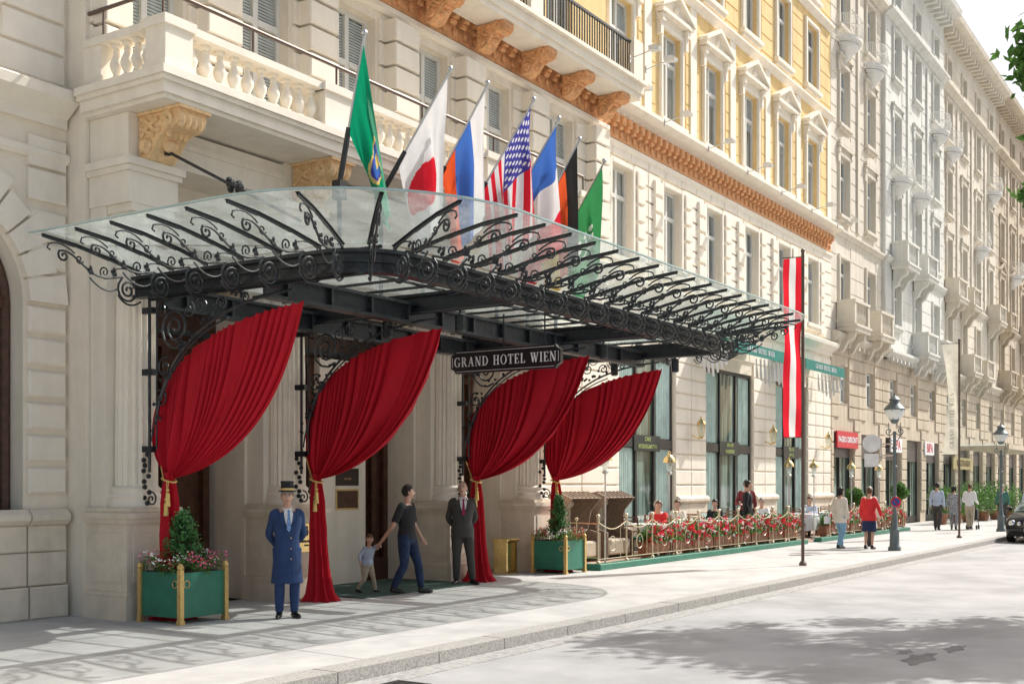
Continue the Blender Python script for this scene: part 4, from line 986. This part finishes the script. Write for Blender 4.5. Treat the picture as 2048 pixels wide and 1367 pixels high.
m=M(); m.bbox(-.14,.14,-.05,.05,0,.2,.03); m.tube([(-.1,0,.2),(-.06,0,.42),(.06,0,.42),(.1,0,.2)],.01,5); m.v=[(p[0]+31.05,p[1]+9.98,p[2]+.68) for p in m.v]
m.obj('handbag',whitec,base=(31.05,9.98,.68),label='small white handbag carried by woman in cream cardigan',category='handbag')
p=thing('pushchair',(47.45,9.6,0),'dark folding pushchair pushed along the pavement','pushchair')
m=M(); m.bbox(47.3,47.7,9.4,9.8,.35,.8,.05); m.tube([(47.0,9.42,1.0),(47.8,9.42,.1)],.015,5);m.tube([(47.0,9.78,1.0),(47.8,9.78,.1)],.015,5);m.tube([(47.0,9.42,1.0),(47.0,9.78,1.0)],.02,5); m.obj('seat',blackc,p)
for x in(47.35,47.75):
    for y in(9.42,9.78):
        m=M(); m.tube([(x,y-.02,.09),(x,y+.02,.09)],.09,12); m.obj('wheel',rubber,p)
# ---------------- terrace
terr=thing('terrace_fence',(27,11.4,0),'brass railing with ball finials on green base','fence')
m=M()
for a,b in[(20.75,33.4),(34.6,45.0)]: m.bbox(a,b,11.30,11.52,.0,.13,.01)
m.box(20.75,20.9,11.52,13.0,0,.13); m.obj('base',greenp,terr)
m=M(); m.box(20.9,45,11.52,13.35,.0,.06); m.obj('terrace_floor',mat('terrace_deck',(.45,.32,.24),.7,var=.15),kind='structure')
ppt=None
px=[]
x=20.85
while x<45.1:
    if not(33.45<x<34.5): px.append(x)
    x+=1.24
for x in px:
    if ppt: dup(ppt,(x,11.41,.13),parent=terr); continue
    m=M(); m.tube([(0,0,0),(0,0,.92)],.018,8); m.lathe(0,0,[(.05,0),(.05,.03),(.025,.06)],8); m.lathe(0,0,[(.03,.86),(.035,.89),(.02,.92)],8); m.sph((0,0,.96),.045,10,8)
    ppt=m.obj('post',brassr,terr,at=(x,11.41,.13),smooth=True)
for a,b in zip(px,px[1:]):
    if b-a>1.4: continue
    m=M()
    y=11.41; m.tube([(a,y,.22),(b,y,.22)],.009,5)
    pts=[(a+(b-a)*t,y,.98-.16*math.sin(pi*t)) for t in [i/10 for i in range(11)]]; m.tube(pts,.012,5)
    cx=(a+b)/2; m.tube([(cx+.15*math.cos(q),y,.52+.15*math.sin(q)) for q in [i*pi/8 for i in range(17)]],.008,5); m.sph((cx,y,.52),.02,7,5)
    for k in(-.35,.35): m.tube([(cx+k,y,.22),(cx+k,y,.84)],.006,4)
    m.obj('rail_panel',brassr,terr)
m=M()
for y in (11.9,12.4,12.9): m.tube([(20.83,y,.13),(20.83,y,1.0)],.014,5); m.sph((20.83,y,1.03),.04,8,6)
m.tube([(20.83,11.41,.95),(20.83,13.0,.95)],.014,5); m.tube([(20.83,11.41,.25),(20.83,13.0,.25)],.014,5)
m.obj('end_rail',brassr,terr)
def fbox(seed):
    rnd=random.Random(seed); root=thing('flower_box',(22,11.8,0),'wooden flower box with red and pink flowers','flower box','flower boxes behind the terrace railing',local=True)
    m=M(); m.bbox(-.56,.56,-.13,.13,.14,.40,.01); m.box(-.5,-.45,-.1,.1,0,.14); m.box(.45,.5,-.1,.1,0,.14); m.obj('box',woodbox,root)
    m=M()
    for k in range(1300): m.leaf((rnd.uniform(-.62,.62),rnd.gauss(-.06,.10),.40+abs(rnd.gauss(.10,.13))),rnd.uniform(.03,.06),0,rnd)
    for k in range(85):
        c=rnd.choice([1,1,1,1,1,2,3]); q=(rnd.uniform(-.6,.6),rnd.gauss(-.17,.07),.50+rnd.gauss(.09,.13))
        for e in range(8): m.leaf((q[0]+rnd.gauss(0,.018),q[1]+rnd.gauss(0,.018),q[2]+rnd.gauss(0,.018)),.038,c,rnd)
    m.obj('flowers',[leafm,redfl,pinkfl,whitefl],root); return root
fb=[fbox(1),fbox(2),fbox(3)]; fbp=[]
for i,(a,b) in enumerate(zip(px,px[1:])):
    if i<2 or b-a>1.4: continue
    fbp.append(((a+b)/2,11.66,.06))
for k in range(3): fb[k].location=fbp[k]
for i,q in enumerate(fbp[3:]): dup(fb[(i*2+i//3)%3],q)
tl=None
for x in[21.5,24.6,32.6,34.8,38.6,41.8]:
    if tl: dup(tl,(x,11.60,.06)); continue
    tl=thing('terrace_lamp',(x,11.60,.06),'brass terrace lamp with domed shade beside railing','lamp','brass lamps on the terrace',local=True)
    m=M(); m.tube([(0,0,0),(0,0,1.95)],.018,8); m.lathe(0,0,[(.1,0),(.1,.02),(.03,.05)],10); m.lathe(0,0,[(.05,1.9),(.08,1.95),(.03,1.98)],10); m.obj('pole',silver,tl)
    m=M(); m.lathe(0,0,[(.15,2.18),(.15,2.20),(.12,2.29),(.06,2.35),(.025,2.37),(.035,2.41),(.01,2.45)],14); m.obj('lamp_shade',brass,tl,smooth=True)
    m=M(); m.lathe(0,0,[(.05,1.98),(.085,2.18)],10); m.obj('lamp_glass',lglass,tl)
hc=None
for x in[21.9,23.5]:
    if hc: dup(hc,(x,12.7,.06)); continue
    hc=thing('hooded_wicker_chair',(x,12.7,.06),'large brown wicker chair with curved hood on terrace','chair','hooded wicker chairs on the terrace',local=True)
    m=M(); prof=[(.45,0),(.45,.8),(.42,1.15),(.25,1.42),(-.15,1.50),(-.45,1.38)]
    for s in(-.62,.62):
        m.prism(prof+[(-.2,1.1),(-.12,.7),(-.42,.62),(-.42,0)],lambda p,xx:(xx,p[0],p[1]),s-.03,s+.03)
    for a,b in zip(prof,prof[1:]):
        m.quad((-.59,a[0],a[1]),(.59,a[0],a[1]),(.59,b[0],b[1]),(-.59,b[0],b[1]))
        for k in range(7): m.tube([(-.55+k*.183,a[0],a[1]+.02),(-.55+k*.183,b[0],b[1]+.02)],.014,4)
    m.obj('hood',wicker,hc); m=M(); m.bbox(-.58,.58,-.38,.4,.1,.45,.04); m.obj('seat',mat('seat_cushion',(.5,.43,.33),.9),hc)
def table():
    r=thing('table',(25,12.3,.06),'small round table with white tablecloth and glasses','table','tables on the terrace',local=True)
    m=M(); n=32; prof=[(.001,.752),(.44,.75),(.45,.74),(.47,.55),(.50,.22)]
    vs=[(q*(1+(.07*math.sin(8*2*pi*j/n) if z<.7 else 0))*math.cos(2*pi*j/n),q*(1+(.07*math.sin(8*2*pi*j/n) if z<.7 else 0))*math.sin(2*pi*j/n),z) for q,z in prof for j in range(n)]
    m.add(vs,[(i*n+j,i*n+(j+1)%n,(i+1)*n+(j+1)%n,(i+1)*n+j) for i in range(4) for j in range(n)]); m.obj('tablecloth',whitec,r,smooth=True)
    m=M(); m.tube([(0,0,0),(0,0,.74)],.03,8); m.lathe(0,0,[(.25,0),(.25,.02),(.04,.05)],12); m.obj('pedestal',iron,r)
    return r
tb=table(); tpos=[(25.0,12.35),(26.6,12.6),(28.3,12.3),(30.0,12.6),(31.7,12.3),(36.2,12.4),(38.2,12.6),(40.2,12.4)]
tb.location=(25.0,12.35,.06)
for x,y in tpos[1:]: dup(tb,(x,y,.06))
for x,y in tpos:
    for k in range(3):
        m=M(); gx=x+R.uniform(-.2,.2);gy=y+R.uniform(-.2,.2); m.lathe(gx,gy,[(.03,.812),(.004,.818),(.004,.89),(.035,.93),(.04,1.0)],10)
        m.obj('wine_glass',lglass,base=(gx,gy,.812),label='clear stemmed glass standing on white tablecloth',category='glass',group='glasses on the terrace tables')
ch=thing('chair',(24.4,12.3,.06),'wooden terrace chair with green seat','chair','chairs on the terrace',local=True)
m=M(); m.bbox(-.21,.21,-.21,.21,.42,.46,.01); m.obj('seat',greena,ch)
m=M()
for sx in(-.19,.19): m.tube([(sx,.19,0),(sx,.2,.45),(sx,.26,.92)],.018,5)
for z in(.6,.72,.84,.92): m.tube([(-.19,.215+(z-.45)*.1,z),(.19,.215+(z-.45)*.1,z)],.016,5)
m.obj('backrest',woodbox,ch)
for sx in(-.19,.19):
    m=M(); m.tube([(sx,-.19,0),(sx,-.18,.43)],.018,5); m.obj('leg',woodbox,ch)
ch.location=(24.35,12.35,.06); ch.rotation_euler=(0,0,rd(90))
for x,y in tpos:
    if x>25.1: dup(ch,(x-.62,y,.06),rot=rd(90))
    dup(ch,(x+.62,y,.06),rot=rd(-90))
sit=dict(off=(0,0,-.42),kneeL=(.12,-.42,.50),ankL=(.12,-.42,.09),kneeR=(-.12,-.42,.50),ankR=(-.12,-.42,.09),elL=(.25,-.12,.80),wrL=(.15,-.36,.80),elR=(-.25,-.12,.80),wrR=(-.15,-.36,.80),toeL=(0,-1,0),toeR=(0,-1,0))
GS='guests seated on the terrace'
for (x,y,r_,t,hr,l) in [(25.62,12.35,-90,redc,hairbr,'guest in red top seated at a terrace table'),(26.0,12.6,90,palebl,hairg,'guest in pale blue shirt seated at a terrace table'),(28.9,12.3,-90,blackc,hairb,'guest in black top seated at a terrace table'),(31.1,12.3,90,creamc,hairbr,'guest in cream top seated at a terrace table'),
 (27.22,12.6,-90,creamc,hairbr,'guest in cream top seated at a terrace table'),(32.3,12.3,-90,whitec,hairg,'guest in white shirt seated at a terrace table'),(36.8,12.4,-90,palebl,hairbr,'guest in pale blue shirt seated at a terrace table'),(39.6,12.4,90,blackc,hairb,'guest in black top seated at a terrace table')]:
    person((x,y,.06),rd(r_),1.7,l,sit,t,charcoal,hr,near=False,group=GS)
person((30.3,11.95,.06),rd(20),1.78,'waiter in black waistcoat standing by the tables',None,blackc,blackc,hairb,near=False,style='jacket',hem=.85)
person((30.85,12.2,.06),rd(-70),1.80,'waiter in dark red waistcoat carrying plates',dict(wrR=(-.15,-.3,1.1),elR=(-.26,-.02,1.12)),mat('claret_cloth',(.25,.05,.06),.8),blackc,hairb,near=False)
# ---------------- banner poles
def banner(x,y,zt,zb,w,stripes,lab,vert=None,H=None,polem=brownm):
    r=thing('banner_pole',(x,y,0),lab,'banner')
    m=M(); m.tube([(x,y,0),(x,y,H)],.035,8); m.lathe(x,y,[(.08,0),(.08,.05),(.04,.1)],10); m.sph((x,y,H),.05,8,6); m.tube([(x,y,zt),(x-.0,y+w+.06,zt+.02)],.012,5); m.tube([(x,y,zb),(x,y+w+.06,zb)],.012,5); m.obj('pole',polem,r)
    f=M(); n=24;k=60; vs=[]
    for i in range(n+1):
        for j in range(k+1):
            u=i/n;v=j/k; vs.append((x+.06*math.sin(u*4+v*9)*math.sin(pi*v)+.02*math.sin(v*23+u*3),y+.03+u*w*(1 if not vert else 1-.35*math.sin(pi*v)),zt+(zb-zt)*v+.01*math.sin(u*5)))
    f.v=vs
    for i in range(n):
        for j in range(k): f.f.append((i*(k+1)+j,(i+1)*(k+1)+j,(i+1)*(k+1)+j+1,i*(k+1)+j+1)); f.m.append(stripes((i+.5)/n))
    f.obj('banner_cloth',[fl['red'],fl['white'],mat('cream_banner',(.78,.75,.64),.8,trans=.3)],r,smooth=True)
    if vert:
        t=M(); serif(t,vert,.13,(x-.09,y+.03+w*.36,(zt+zb)/2-.7),(0,0,1),(0,1,0),sx=1.0,gap=.12)
        t.obj('lettering',mat('grey_lettering',(.30,.29,.26),.6),r)
banner(24.5,8.41,6.62,2.75,.40,lambda u:1 if .33<u<.67 else 0,'long red white red vertical banner on slim pole',H=6.75)
banner(39.7,8.43,6.3,2.7,.50,lambda u:2,'cream vertical banner with dark lettering on pole','GRAND HOTEL WIEN',H=6.4)
def lamp(x,y,H,lab):
    r=thing('street_lamp',(x,y,0),lab,'street lamp','ornate street lamps',local=True)
    g=mat('grey_green_iron',(.14,.17,.17),.45,.3)
    m=M(); m.lathe(0,0,[(.17,0),(.17,.08),(.13,.12),(.12,.5),(.14,.55),(.09,.62),(.07,.9),(.055,1.0)],12); m.tube([(0,0,.95),(0,0,H-.95)],[.055,.04],10)
    for z in(1.4,2.2,2.7): m.lathe(0,0,[(.05,z-.04),(.075,z),(.05,z+.04)],10)
    for s in(-1,1): m.tube([(0,s*p[0],p[1]) for p in spiral((.14,H-.95),.12,1.3,pi,1)],.013,5); m.tube([(0,s*p[0],p[1]) for p in bez((.03,H-1.2),(.2,H-1.2),(.12,H-.8),(.16,H-.72),8)],.012,5)
    m.obj('pole',g,r,smooth=True)
    m=M(); z=H-.75; m.lathe(0,0,[(.05,z),(.10,z+.05),(.12,z+.10)],12)
    m.lathe(0,0,[(.27,z+.36),(.28,z+.39),(.20,z+.48),(.13,z+.55),(.12,z+.60),(.15,z+.63),(.08,z+.70),(.03,z+.73),(.015,z+.80)],16)
    for k in range(6): a=k*pi/3; m.tube([(.12*math.cos(a),.12*math.sin(a),z+.1),(.26*math.cos(a),.26*math.sin(a),z+.36)],.009,4)
    m.obj('lantern',g,r,smooth=True)
    m=M(); m.lathe(0,0,[(.11,z+.1),(.18,z+.18),(.24,z+.28),(.25,z+.36)],16); m.obj('lamp_glass',mat('opal_glass',(.8,.82,.8),.2,var=.02),r,smooth=True)
    return r
lamp(31.3,8.27,4.08,'tall grey iron street lamp with glass lantern on pavement')
lamp(46,8.3,3.95,'grey iron street lamp with glass lantern beside kerb')
r=thing('road_sign',(31.6,8.75,0),'round road sign seen from its grey back','road sign')
m=M(); m.tube([(31.3,8.62,2.35),(31.3,8.62,2.95)],.02,6); m.tube([(31.3,8.3,2.5),(31.3,8.62,2.5)],.02,5);m.tube([(31.3,8.3,2.8),(31.3,8.62,2.8)],.02,5); m.obj('bracket',silver,r)
m=M(); m.tube([(31.26,8.86,2.83),(31.28,8.86,2.83)],.24,28); m.box(31.26,31.28,8.68,9.05,2.2,2.55); m.obj('disc',mat('sign_back_grey',(.75,.76,.77),.5,.0),r)
r=thing('no_stopping_sign',(31.3,8.2,0),'small round blue sign with red border on lamp post','road sign')
m=M(); m.tube([(31.17,8.2,1.28),(31.18,8.2,1.28)],.13,24); m.obj('rim',fl['red'],r)
m=M(); m.tube([(31.155,8.2,1.28),(31.169,8.2,1.28)],.10,24); m.obj('face',fl['rblue'],r)
m=M(); m.tube([(31.15,8.13,1.21),(31.15,8.27,1.35)],.014,5); m.obj('slash',fl['red'],r)
# ---------------- neighbour building
nb=thing('apartment_building',(60,13.5,0),'tall grey stone building with small balconies and shops','building')
NX=[43.9+3.45*i for i in range(17)]
rows=[(4.75,6.2,1.1),(8.45,10.2,1.15),(11.8,14.0,1.15),(15.2,17.4,1.15),(18.9,20.9,1.15),(21.9,23.0,1.0)]
secs=[(42.3,49.05,greyst),(49.05,59.4,greygr),(59.4,73.2,greyst),(73.2,101,greybe)]
for a,b,mt in secs:
    m=M(); yy=YM-(.15 if mt is greygr else 0)
    o=[(x-w/2,x+w/2,z0,z1) for x in NX if a<x<b for z0,z1,w in rows if z0>8]
    wallq(m,a,b,7.0,24.3,yy,o,depth=.35)
    if mt is greygr:
        for q in(a,b): m.quad((q,yy,7),(q,YM,7),(q,YM,24.3),(q,yy,24.3))
    rust(m,a+.02,b-.02,7.2,24.2,yy,[(q[0]-.3,q[1]+.3,q[2]-.3,q[3]+.5) for q in o],h=.6,gap=.04,pr=.02,bl=None)
    for x in NX:
        if a<x<b: m.box(x+1.725-.14,x+1.725+.14,yy-.09,yy-.021,11.5,20.9) if x+1.9<b else None
    cornice(m,a,b,yy,7.0,[(.1,0),(.2,.1),(.34,.2),(.34,.32),(.2,.38)]); cornice(m,a,b,yy,11.0,[(.06,0),(.12,.1),(.18,.15),(.18,.22)]); cornice(m,a,b,yy,21.2,[(.06,0),(.15,.1),(.35,.2),(.35,.3)])
    cornice(m,a,b,yy,24.0,[(.1,0),(.2,.15),(.5,.25),(.85,.35),(.9,.6),(.8,.7)])
    x=a+.3
    while x<b-.3: m.box(x,x+.22,yy-.55,yy-.01,23.8,24.1); m.box(x,x+.15,yy-.26,yy-.01,6.86,7.0); x+=.62
    m.obj('facade_wall',mt,nb)
m=M(); so=[(x-1.25,x+1.25,0,3.7) for x in NX]+[(x-.55,x+.55,4.75,6.2) for x in NX]
wallq(m,42.3,101,0,7.0,YM,so,depth=.35); rust(m,42.3,101,.5,7.0,YM,[(q[0]-.02,q[1]+.02,q[2]-.1,q[3]+(.1 if q[2]>1 else .2)) for q in so],h=.45,gap=.05,pr=.05,bl=1.1)
m.obj('ground_floor_wall',greybe,nb)
m=M(); m.box(42.4,101,YM+.7,YM+8,0,24.2); m.quad((42.32,YM,21.5),(42.32,YM+8,21.5),(42.32,YM+8,24.6),(42.32,YM,24.6)); m.obj('building_core',greybe,nb)
for a,b,mt in secs:
    yy=YM-(.15 if mt is greygr else 0)
    for x in NX:
        if not a<x<b: continue
        for k,(z0,z1,w) in enumerate(rows):
            if z0<8: window(nb,x,z0,1.1,z1-z0,YM,'bare',sm=greybe) ; continue
            window(nb,x,z0,w,z1-z0,yy,{1:'plain',2:'seg' if mt is not greybe else 'ped',3:'flat',4:'plain',5:'plain'}[k],sm=mt)
for i,x in enumerate(NX):
    m=M(); y=YM+.15
    m.box(x-1.25,x+1.25,y,y+.12,2.75,3.7,0)
    m.box(x-1.25,x-1.17,y,y+.1,0,2.75,1);m.box(x+1.17,x+1.25,y,y+.1,0,2.75,1);m.box(x-.04,x+.04,y,y+.1,0,2.75,1);m.box(x-1.17,x+1.17,y-.01,y+.1,0,.3,1)
    m.quad((x-1.2,y+.06,.3),(x+1.2,y+.06,.3),(x+1.2,y+.06,2.75),(x-1.2,y+.06,2.75),2)
    m.obj('shop_front',[mat('fascia',(.10,.085,.08),.4),mat('dark_bronze',(.03,.03,.03),.4),sglass],nb)
def ssign(x,t,mt,tm,w=2.4,z0=3.0,z1=3.7,size=.42):
    r=thing('shop_sign',(x,YM,z0),'flat shop fascia sign with lettering above shop window','sign','shop signs'); m=M(); m.box(x-w/2,x+w/2,YM-.12,YM-.055,z0,z1); m.obj('board',mt,r)
    m=M(); text(m,t,size,(x,YM-.125,(z0+z1)/2),(1,0,0),(0,0,1),bold=.006); m.obj('lettering',tm,r)
ssign(NX[0]+.2,'PAGRO DISKONT',redsign,whitec,2.6,3.1,3.72,.30)
ssign(NX[2]+.2,'BIPA',whitec,redsign,1.7,3.1,3.7,.6); ssign(NX[4]-.9,'BIPA',whitec,redsign,1.7,3.1,3.7,.6)
def stone_balc():
    m=M(); m.box(-.95,.95,-.70,0,.0,.16); m.box(-1.0,1.0,-.75,0,.161,.25); m.box(-.95,-.75,-.67,0,.251,1.05); m.box(.75,.95,-.67,-.0,.251,1.05); m.box(-.98,.98,-.70,-.45,1.051,1.15); m.box(-.98,-.72,-.45,0,1.051,1.15); m.box(.72,.98,-.45,0,1.051,1.15)
    for k in range(7): m.lathe(-.6+k*.2,-.57,[(.06,.25),(.04,.33),(.075,.5),(.035,.75),(.05,1.05)],8)
    for s in(-.6,.6): corbel(m,s,0,0,.6,.75,.24,sp=False)
    return m
def iron_balc():
    m=M(); n=14
    pts=[(-.85*math.cos(pi*i/n),-.62*math.sin(pi*i/n)) for i in range(n+1)]
    for dz,k in((.0,.8),(.12,.92),(.2,1.0)):
        m.prism([(p[0]*k,p[1]*k) for p in pts],lambda p,z:(p[0],p[1],z),dz,dz+.1 if dz<.2 else .28)
    m.lathe(0,-.02,[(.05,-.5),(.2,-.3),(.42,-.12),(.5,0)],14)
    for i in range(n+1):
        a,b=pts[i]; m.tube([(a*.95,b*.95,.28),(a*1.06,b*1.1,.6),(a*.96,b*.96,1.1)],.011,4)
        if i<n: c,d=pts[i+1]; mx,my=(a+c)/2,(b+d)/2; m.tube([(mx*.95,my*.95,.28),(mx*1.06,my*1.1,.6),(mx*.96,my*.96,1.1)],.008,4)
    for z,k in((1.1,.96),(.7,1.05),(.32,.96)): m.tube([(p[0]*k,p[1]*k,z) for p in pts],.016,4)
    return m
sb={};ib=None
for i,x in enumerate(NX[:14]):
    mt=[q[2] for q in secs if q[0]<x<q[1]][0]; yy=YM-(.15 if mt is greygr else 0)
    def SB(z,mm=mt):
        k=mm.name
        if k in sb: dup(sb[k],(x,yy-.05,z),parent=nb)
        else: sb[k]=stone_balc().obj('stone_balcony',mm,nb,at=(x,yy-.05,z))
    def IB(z):
        global ib
        if ib: dup(ib,(x,yy-.05,z),parent=nb)
        else: ib=iron_balc().obj('iron_balcony',whitem,nb,at=(x,yy-.05,z),smooth=False)
    if i in(0,1): SB(7.4)
    if i>=3 and i%3!=2: SB(7.3)
    if i in(2,3) or (i>=5 and i%3!=1): SB(10.75)
    if i in(2,3) or (i>=6 and i%3==1): IB(14.35)
    if i<2 or i in(4,5,8): IB(18.1)
r=thing('shop_canopy',(66,12.5,3.4),'flat glass entrance canopy on steel beams','canopy')
m=M(); m.box(60.5,74,10.6,13.3,3.62,3.66); m.obj('glass_roof',cglass,r); m=M()
for x in [60.5+k*1.5 for k in range(10)]: m.box(x-.04,x+.04,10.6,13.4,3.48,3.61)
m.box(60.5,74,10.55,10.65,3.45,3.68); m.obj('frame',greybe,r)
ssign(64.0,'RINGSTRASSEN',yellows,mat('sign_text_dark',(.1,.05,.02),.4),4.6,2.5,3.1,.45)
for i,(x,y,h,rr) in enumerate([(48.8,12.7,1.7,.35),(52.5,11.9,1.5,.6),(54.4,11.7,1.45,.75),(56.4,11.6,1.7,.85),(58.8,11.4,1.55,.8),(61.2,11.3,1.7,.8),(63.8,11.1,1.5,.8),(43.4,12.9,1.5,.35)]):
    r=thing('potted_bush',(x,y,0),'leafy green bush in a pot beside the facade','plant','bushes in pots',local=True)
    m=M(); m.lathe(0,0,[(.22,0),(.3,.4),(.32,.45)],12); m.obj('pot',woodbox,r); m=M()
    for k in range(1200):
        a=R.random()*6.28;c=R.uniform(-1,1);q=rr*(R.random()**.4)*(1+.15*math.sin(a*3+c*4)); s_=math.sqrt(1-c*c); m.leaf((q*s_*math.cos(a),q*s_*math.sin(a),max(.35,h-rr*.7+q*c)),.06,0)
    m.obj('foliage',leafm,r)
# ---------------- car
car=thing('parked_car',(39.6,6.2,-.12),'black saloon car with round twin headlights at kerb','car',local=True)
m=M()
S=[(0,.62,.30,.62),(.08,.78,.22,.72),(.3,.86,.2,.82),(.9,.90,.2,.92),(1.4,.91,.2,.98),(2.6,.92,.2,1.0),(3.8,.91,.2,1.0),(4.5,.86,.22,.98),(4.78,.76,.3,.85)]
def sec(x,w,z0,z1): return [(x,-w*.92,z0),(x,w*.92,z0),(x,w,z0+.12),(x,w*1.02,(z0+z1)/2+.05),(x,w*.95,z1-.06),(x,w*.80,z1),(x,w*.3,z1+.025),(x,-w*.3,z1+.025),(x,-w*.80,z1),(x,-w*.95,z1-.06),(x,-w*1.02,(z0+z1)/2+.05),(x,-w,z0+.12)]
vs=[];
for q in S: vs+=sec(*q)
m.add(vs,[(i*12+j,i*12+(j+1)%12,(i+1)*12+(j+1)%12,(i+1)*12+j) for i in range(len(S)-1) for j in range(12)]+[tuple(range(11,-1,-1)),tuple(96+j for j in range(12))])
m.obj('body',carpaint,car,smooth=True)
m=M(); C=[(1.35,.74,.98,1.0),(2.15,.62,.98,1.42),(3.0,.60,.98,1.46),(3.7,.60,.98,1.38),(4.35,.72,.98,1.0)]
vs=[]
for x,w,z0,z1 in C: vs+=[(x,-.8,z0),(x,.8,z0),(x,w,z1-.02),(x,w*.5,z1+.02),(x,-w*.5,z1+.02),(x,-w,z1-.02)]
m.add(vs,[(i*6+j,i*6+(j+1)%6,(i+1)*6+(j+1)%6,(i+1)*6+j) for i in range(4) for j in range(6)]); 
for k,f in enumerate(m.f):
    j=k%6; i=k//6; m.m[k]=1 if (j in(1,5) or i in(0,3)) else 0
m.obj('cabin',[carpaint,sglass],car)
for y in(-.78,.78):
    for x in(.85,3.75):
        m=M(); m.tube([(x,y-.1,.32),(x,y+.1,.32)],.32,24,0); m.tube([(x,y-.11,.32),(x,y+.11,.32)],.2,18,1); m.obj('wheel',[rubber,chrome],car)
for y in(-.62,.62):
    m=M(); m.sph((.10,y,.62),(.10,.13,.11),14,10); m.sph((.06,y*.68,.60),(.08,.09,.08),14,10); m.obj('headlight',chrome,car,smooth=True)
m=M(); m.box(-.03,.04,-.28,.28,.50,.72,0)
for k in range(5): m.box(-.04,-.031,-.27,.27,.53+k*.04,.545+k*.04,1)
m.obj('grille',[rubber,chrome],car)
m=M(); m.box(-.04,.1,-.7,.7,.25,.35); m.obj('air_intake',rubber,car)
m=M(); m.box(-.055,-.041,-.26,.26,.36,.47,0); text(m,'W 7714 TX',.10,(-.058,0,.415),(0,-1,0),(0,0,1),mi=1); m.obj('licence_plate',[whitec,iron],car)
for y in(-1,1): 
    m=M(); m.sph((1.75,y*1.0,1.05),(.07,.11,.07),10,7); m.obj('wing_mirror',carpaint,car,smooth=True)
# ---------------- tree near street
tr=thing('street_tree',(21.2,.3,-.12),'leafy street tree with spreading green crown','tree')
m=M(); b=Vector((21.2,.3,-.12))
m.tube([b,b+Vector((.05,.05,2)),b+Vector((0,.1,4.2)),b+Vector((.1,.2,7.5))],[.22,.17,.13,.05],10)
cl=[]
for k in range(46):
    a=R.random()*6.28;c=R.uniform(-.9,1);q=R.uniform(.55,1); s_=math.sqrt(1-c*c)
    e=Vector((20.9+2.7*q*s_*math.cos(a),.8+2.3*q*s_*math.sin(a),7.6+2.6*q*c)); cl.append(e)
cl+=[Vector((20.3,3.3,8.6)),Vector((20.5,3.2,8.3)),Vector((20.2,3.15,9.0)),Vector((20.6,3.2,6.5))]
for e in cl:
    s0=b+Vector((.05,.1,R.uniform(3.2,6.6))); mid=(s0+e)/2+Vector((0,0,.25)); m.tube([s0,mid,e],[.05,.03,.01],5)
m.obj('trunk',barkm,tr)
m=M()
for i,e in enumerate(cl):
    rr=R.uniform(.45,.75) if i<46 else .32
    for k in range(260 if i<46 else 100):
        p=e+Vector((R.gauss(0,rr*.5),R.gauss(0,rr*.5),R.gauss(0,rr*.38)))
        m.leaf(p,R.uniform(.08,.14),0)
m.obj('crown',leafm,tr)
# ---------------- light, camera
sc=bpy.context.scene
w=bpy.data.worlds.new('World'); sc.world=w; w.use_nodes=True; nt=w.node_tree
sky=nt.nodes.new('ShaderNodeTexSky'); sky.sky_type='NISHITA'; sky.sun_disc=False
EL,AZ_=rd(46),rd(23)
sky.sun_elevation=EL; sky.sun_rotation=rd(90)+AZ_; sky.air_density=1.3; sky.dust_density=5; sky.ozone_density=1.0
bg=nt.nodes['Background']; bg.inputs[1].default_value=.15; nt.links.new(sky.outputs[0],bg.inputs[0])
S_=Vector((math.cos(EL)*math.cos(AZ_),-math.cos(EL)*math.sin(AZ_),math.sin(EL)))
L=bpy.data.lights.new('sun','SUN'); L.energy=5; L.angle=rd(.5); L.color=(1,.975,.93)
lo_=bpy.data.objects.new('sun',L); col.objects.link(lo_); lo_.rotation_euler=S_.to_track_quat('Z','Y').to_euler(); lo_.location=(0,0,30)
cd=bpy.data.cameras.new('camera'); co=bpy.data.objects.new('camera',cd); col.objects.link(co)
co.location=(0,0,1.75); co.rotation_euler=(rd(90),0,rd(32.9-90)); cd.sensor_width=36; cd.lens=41.15; cd.shift_y=283.5/2048; cd.clip_end=3000; cd.clip_start=.1
sc.camera=co
sc.view_settings.view_transform='Standard'; sc.view_settings.look='None'; sc.view_settings.exposure=0
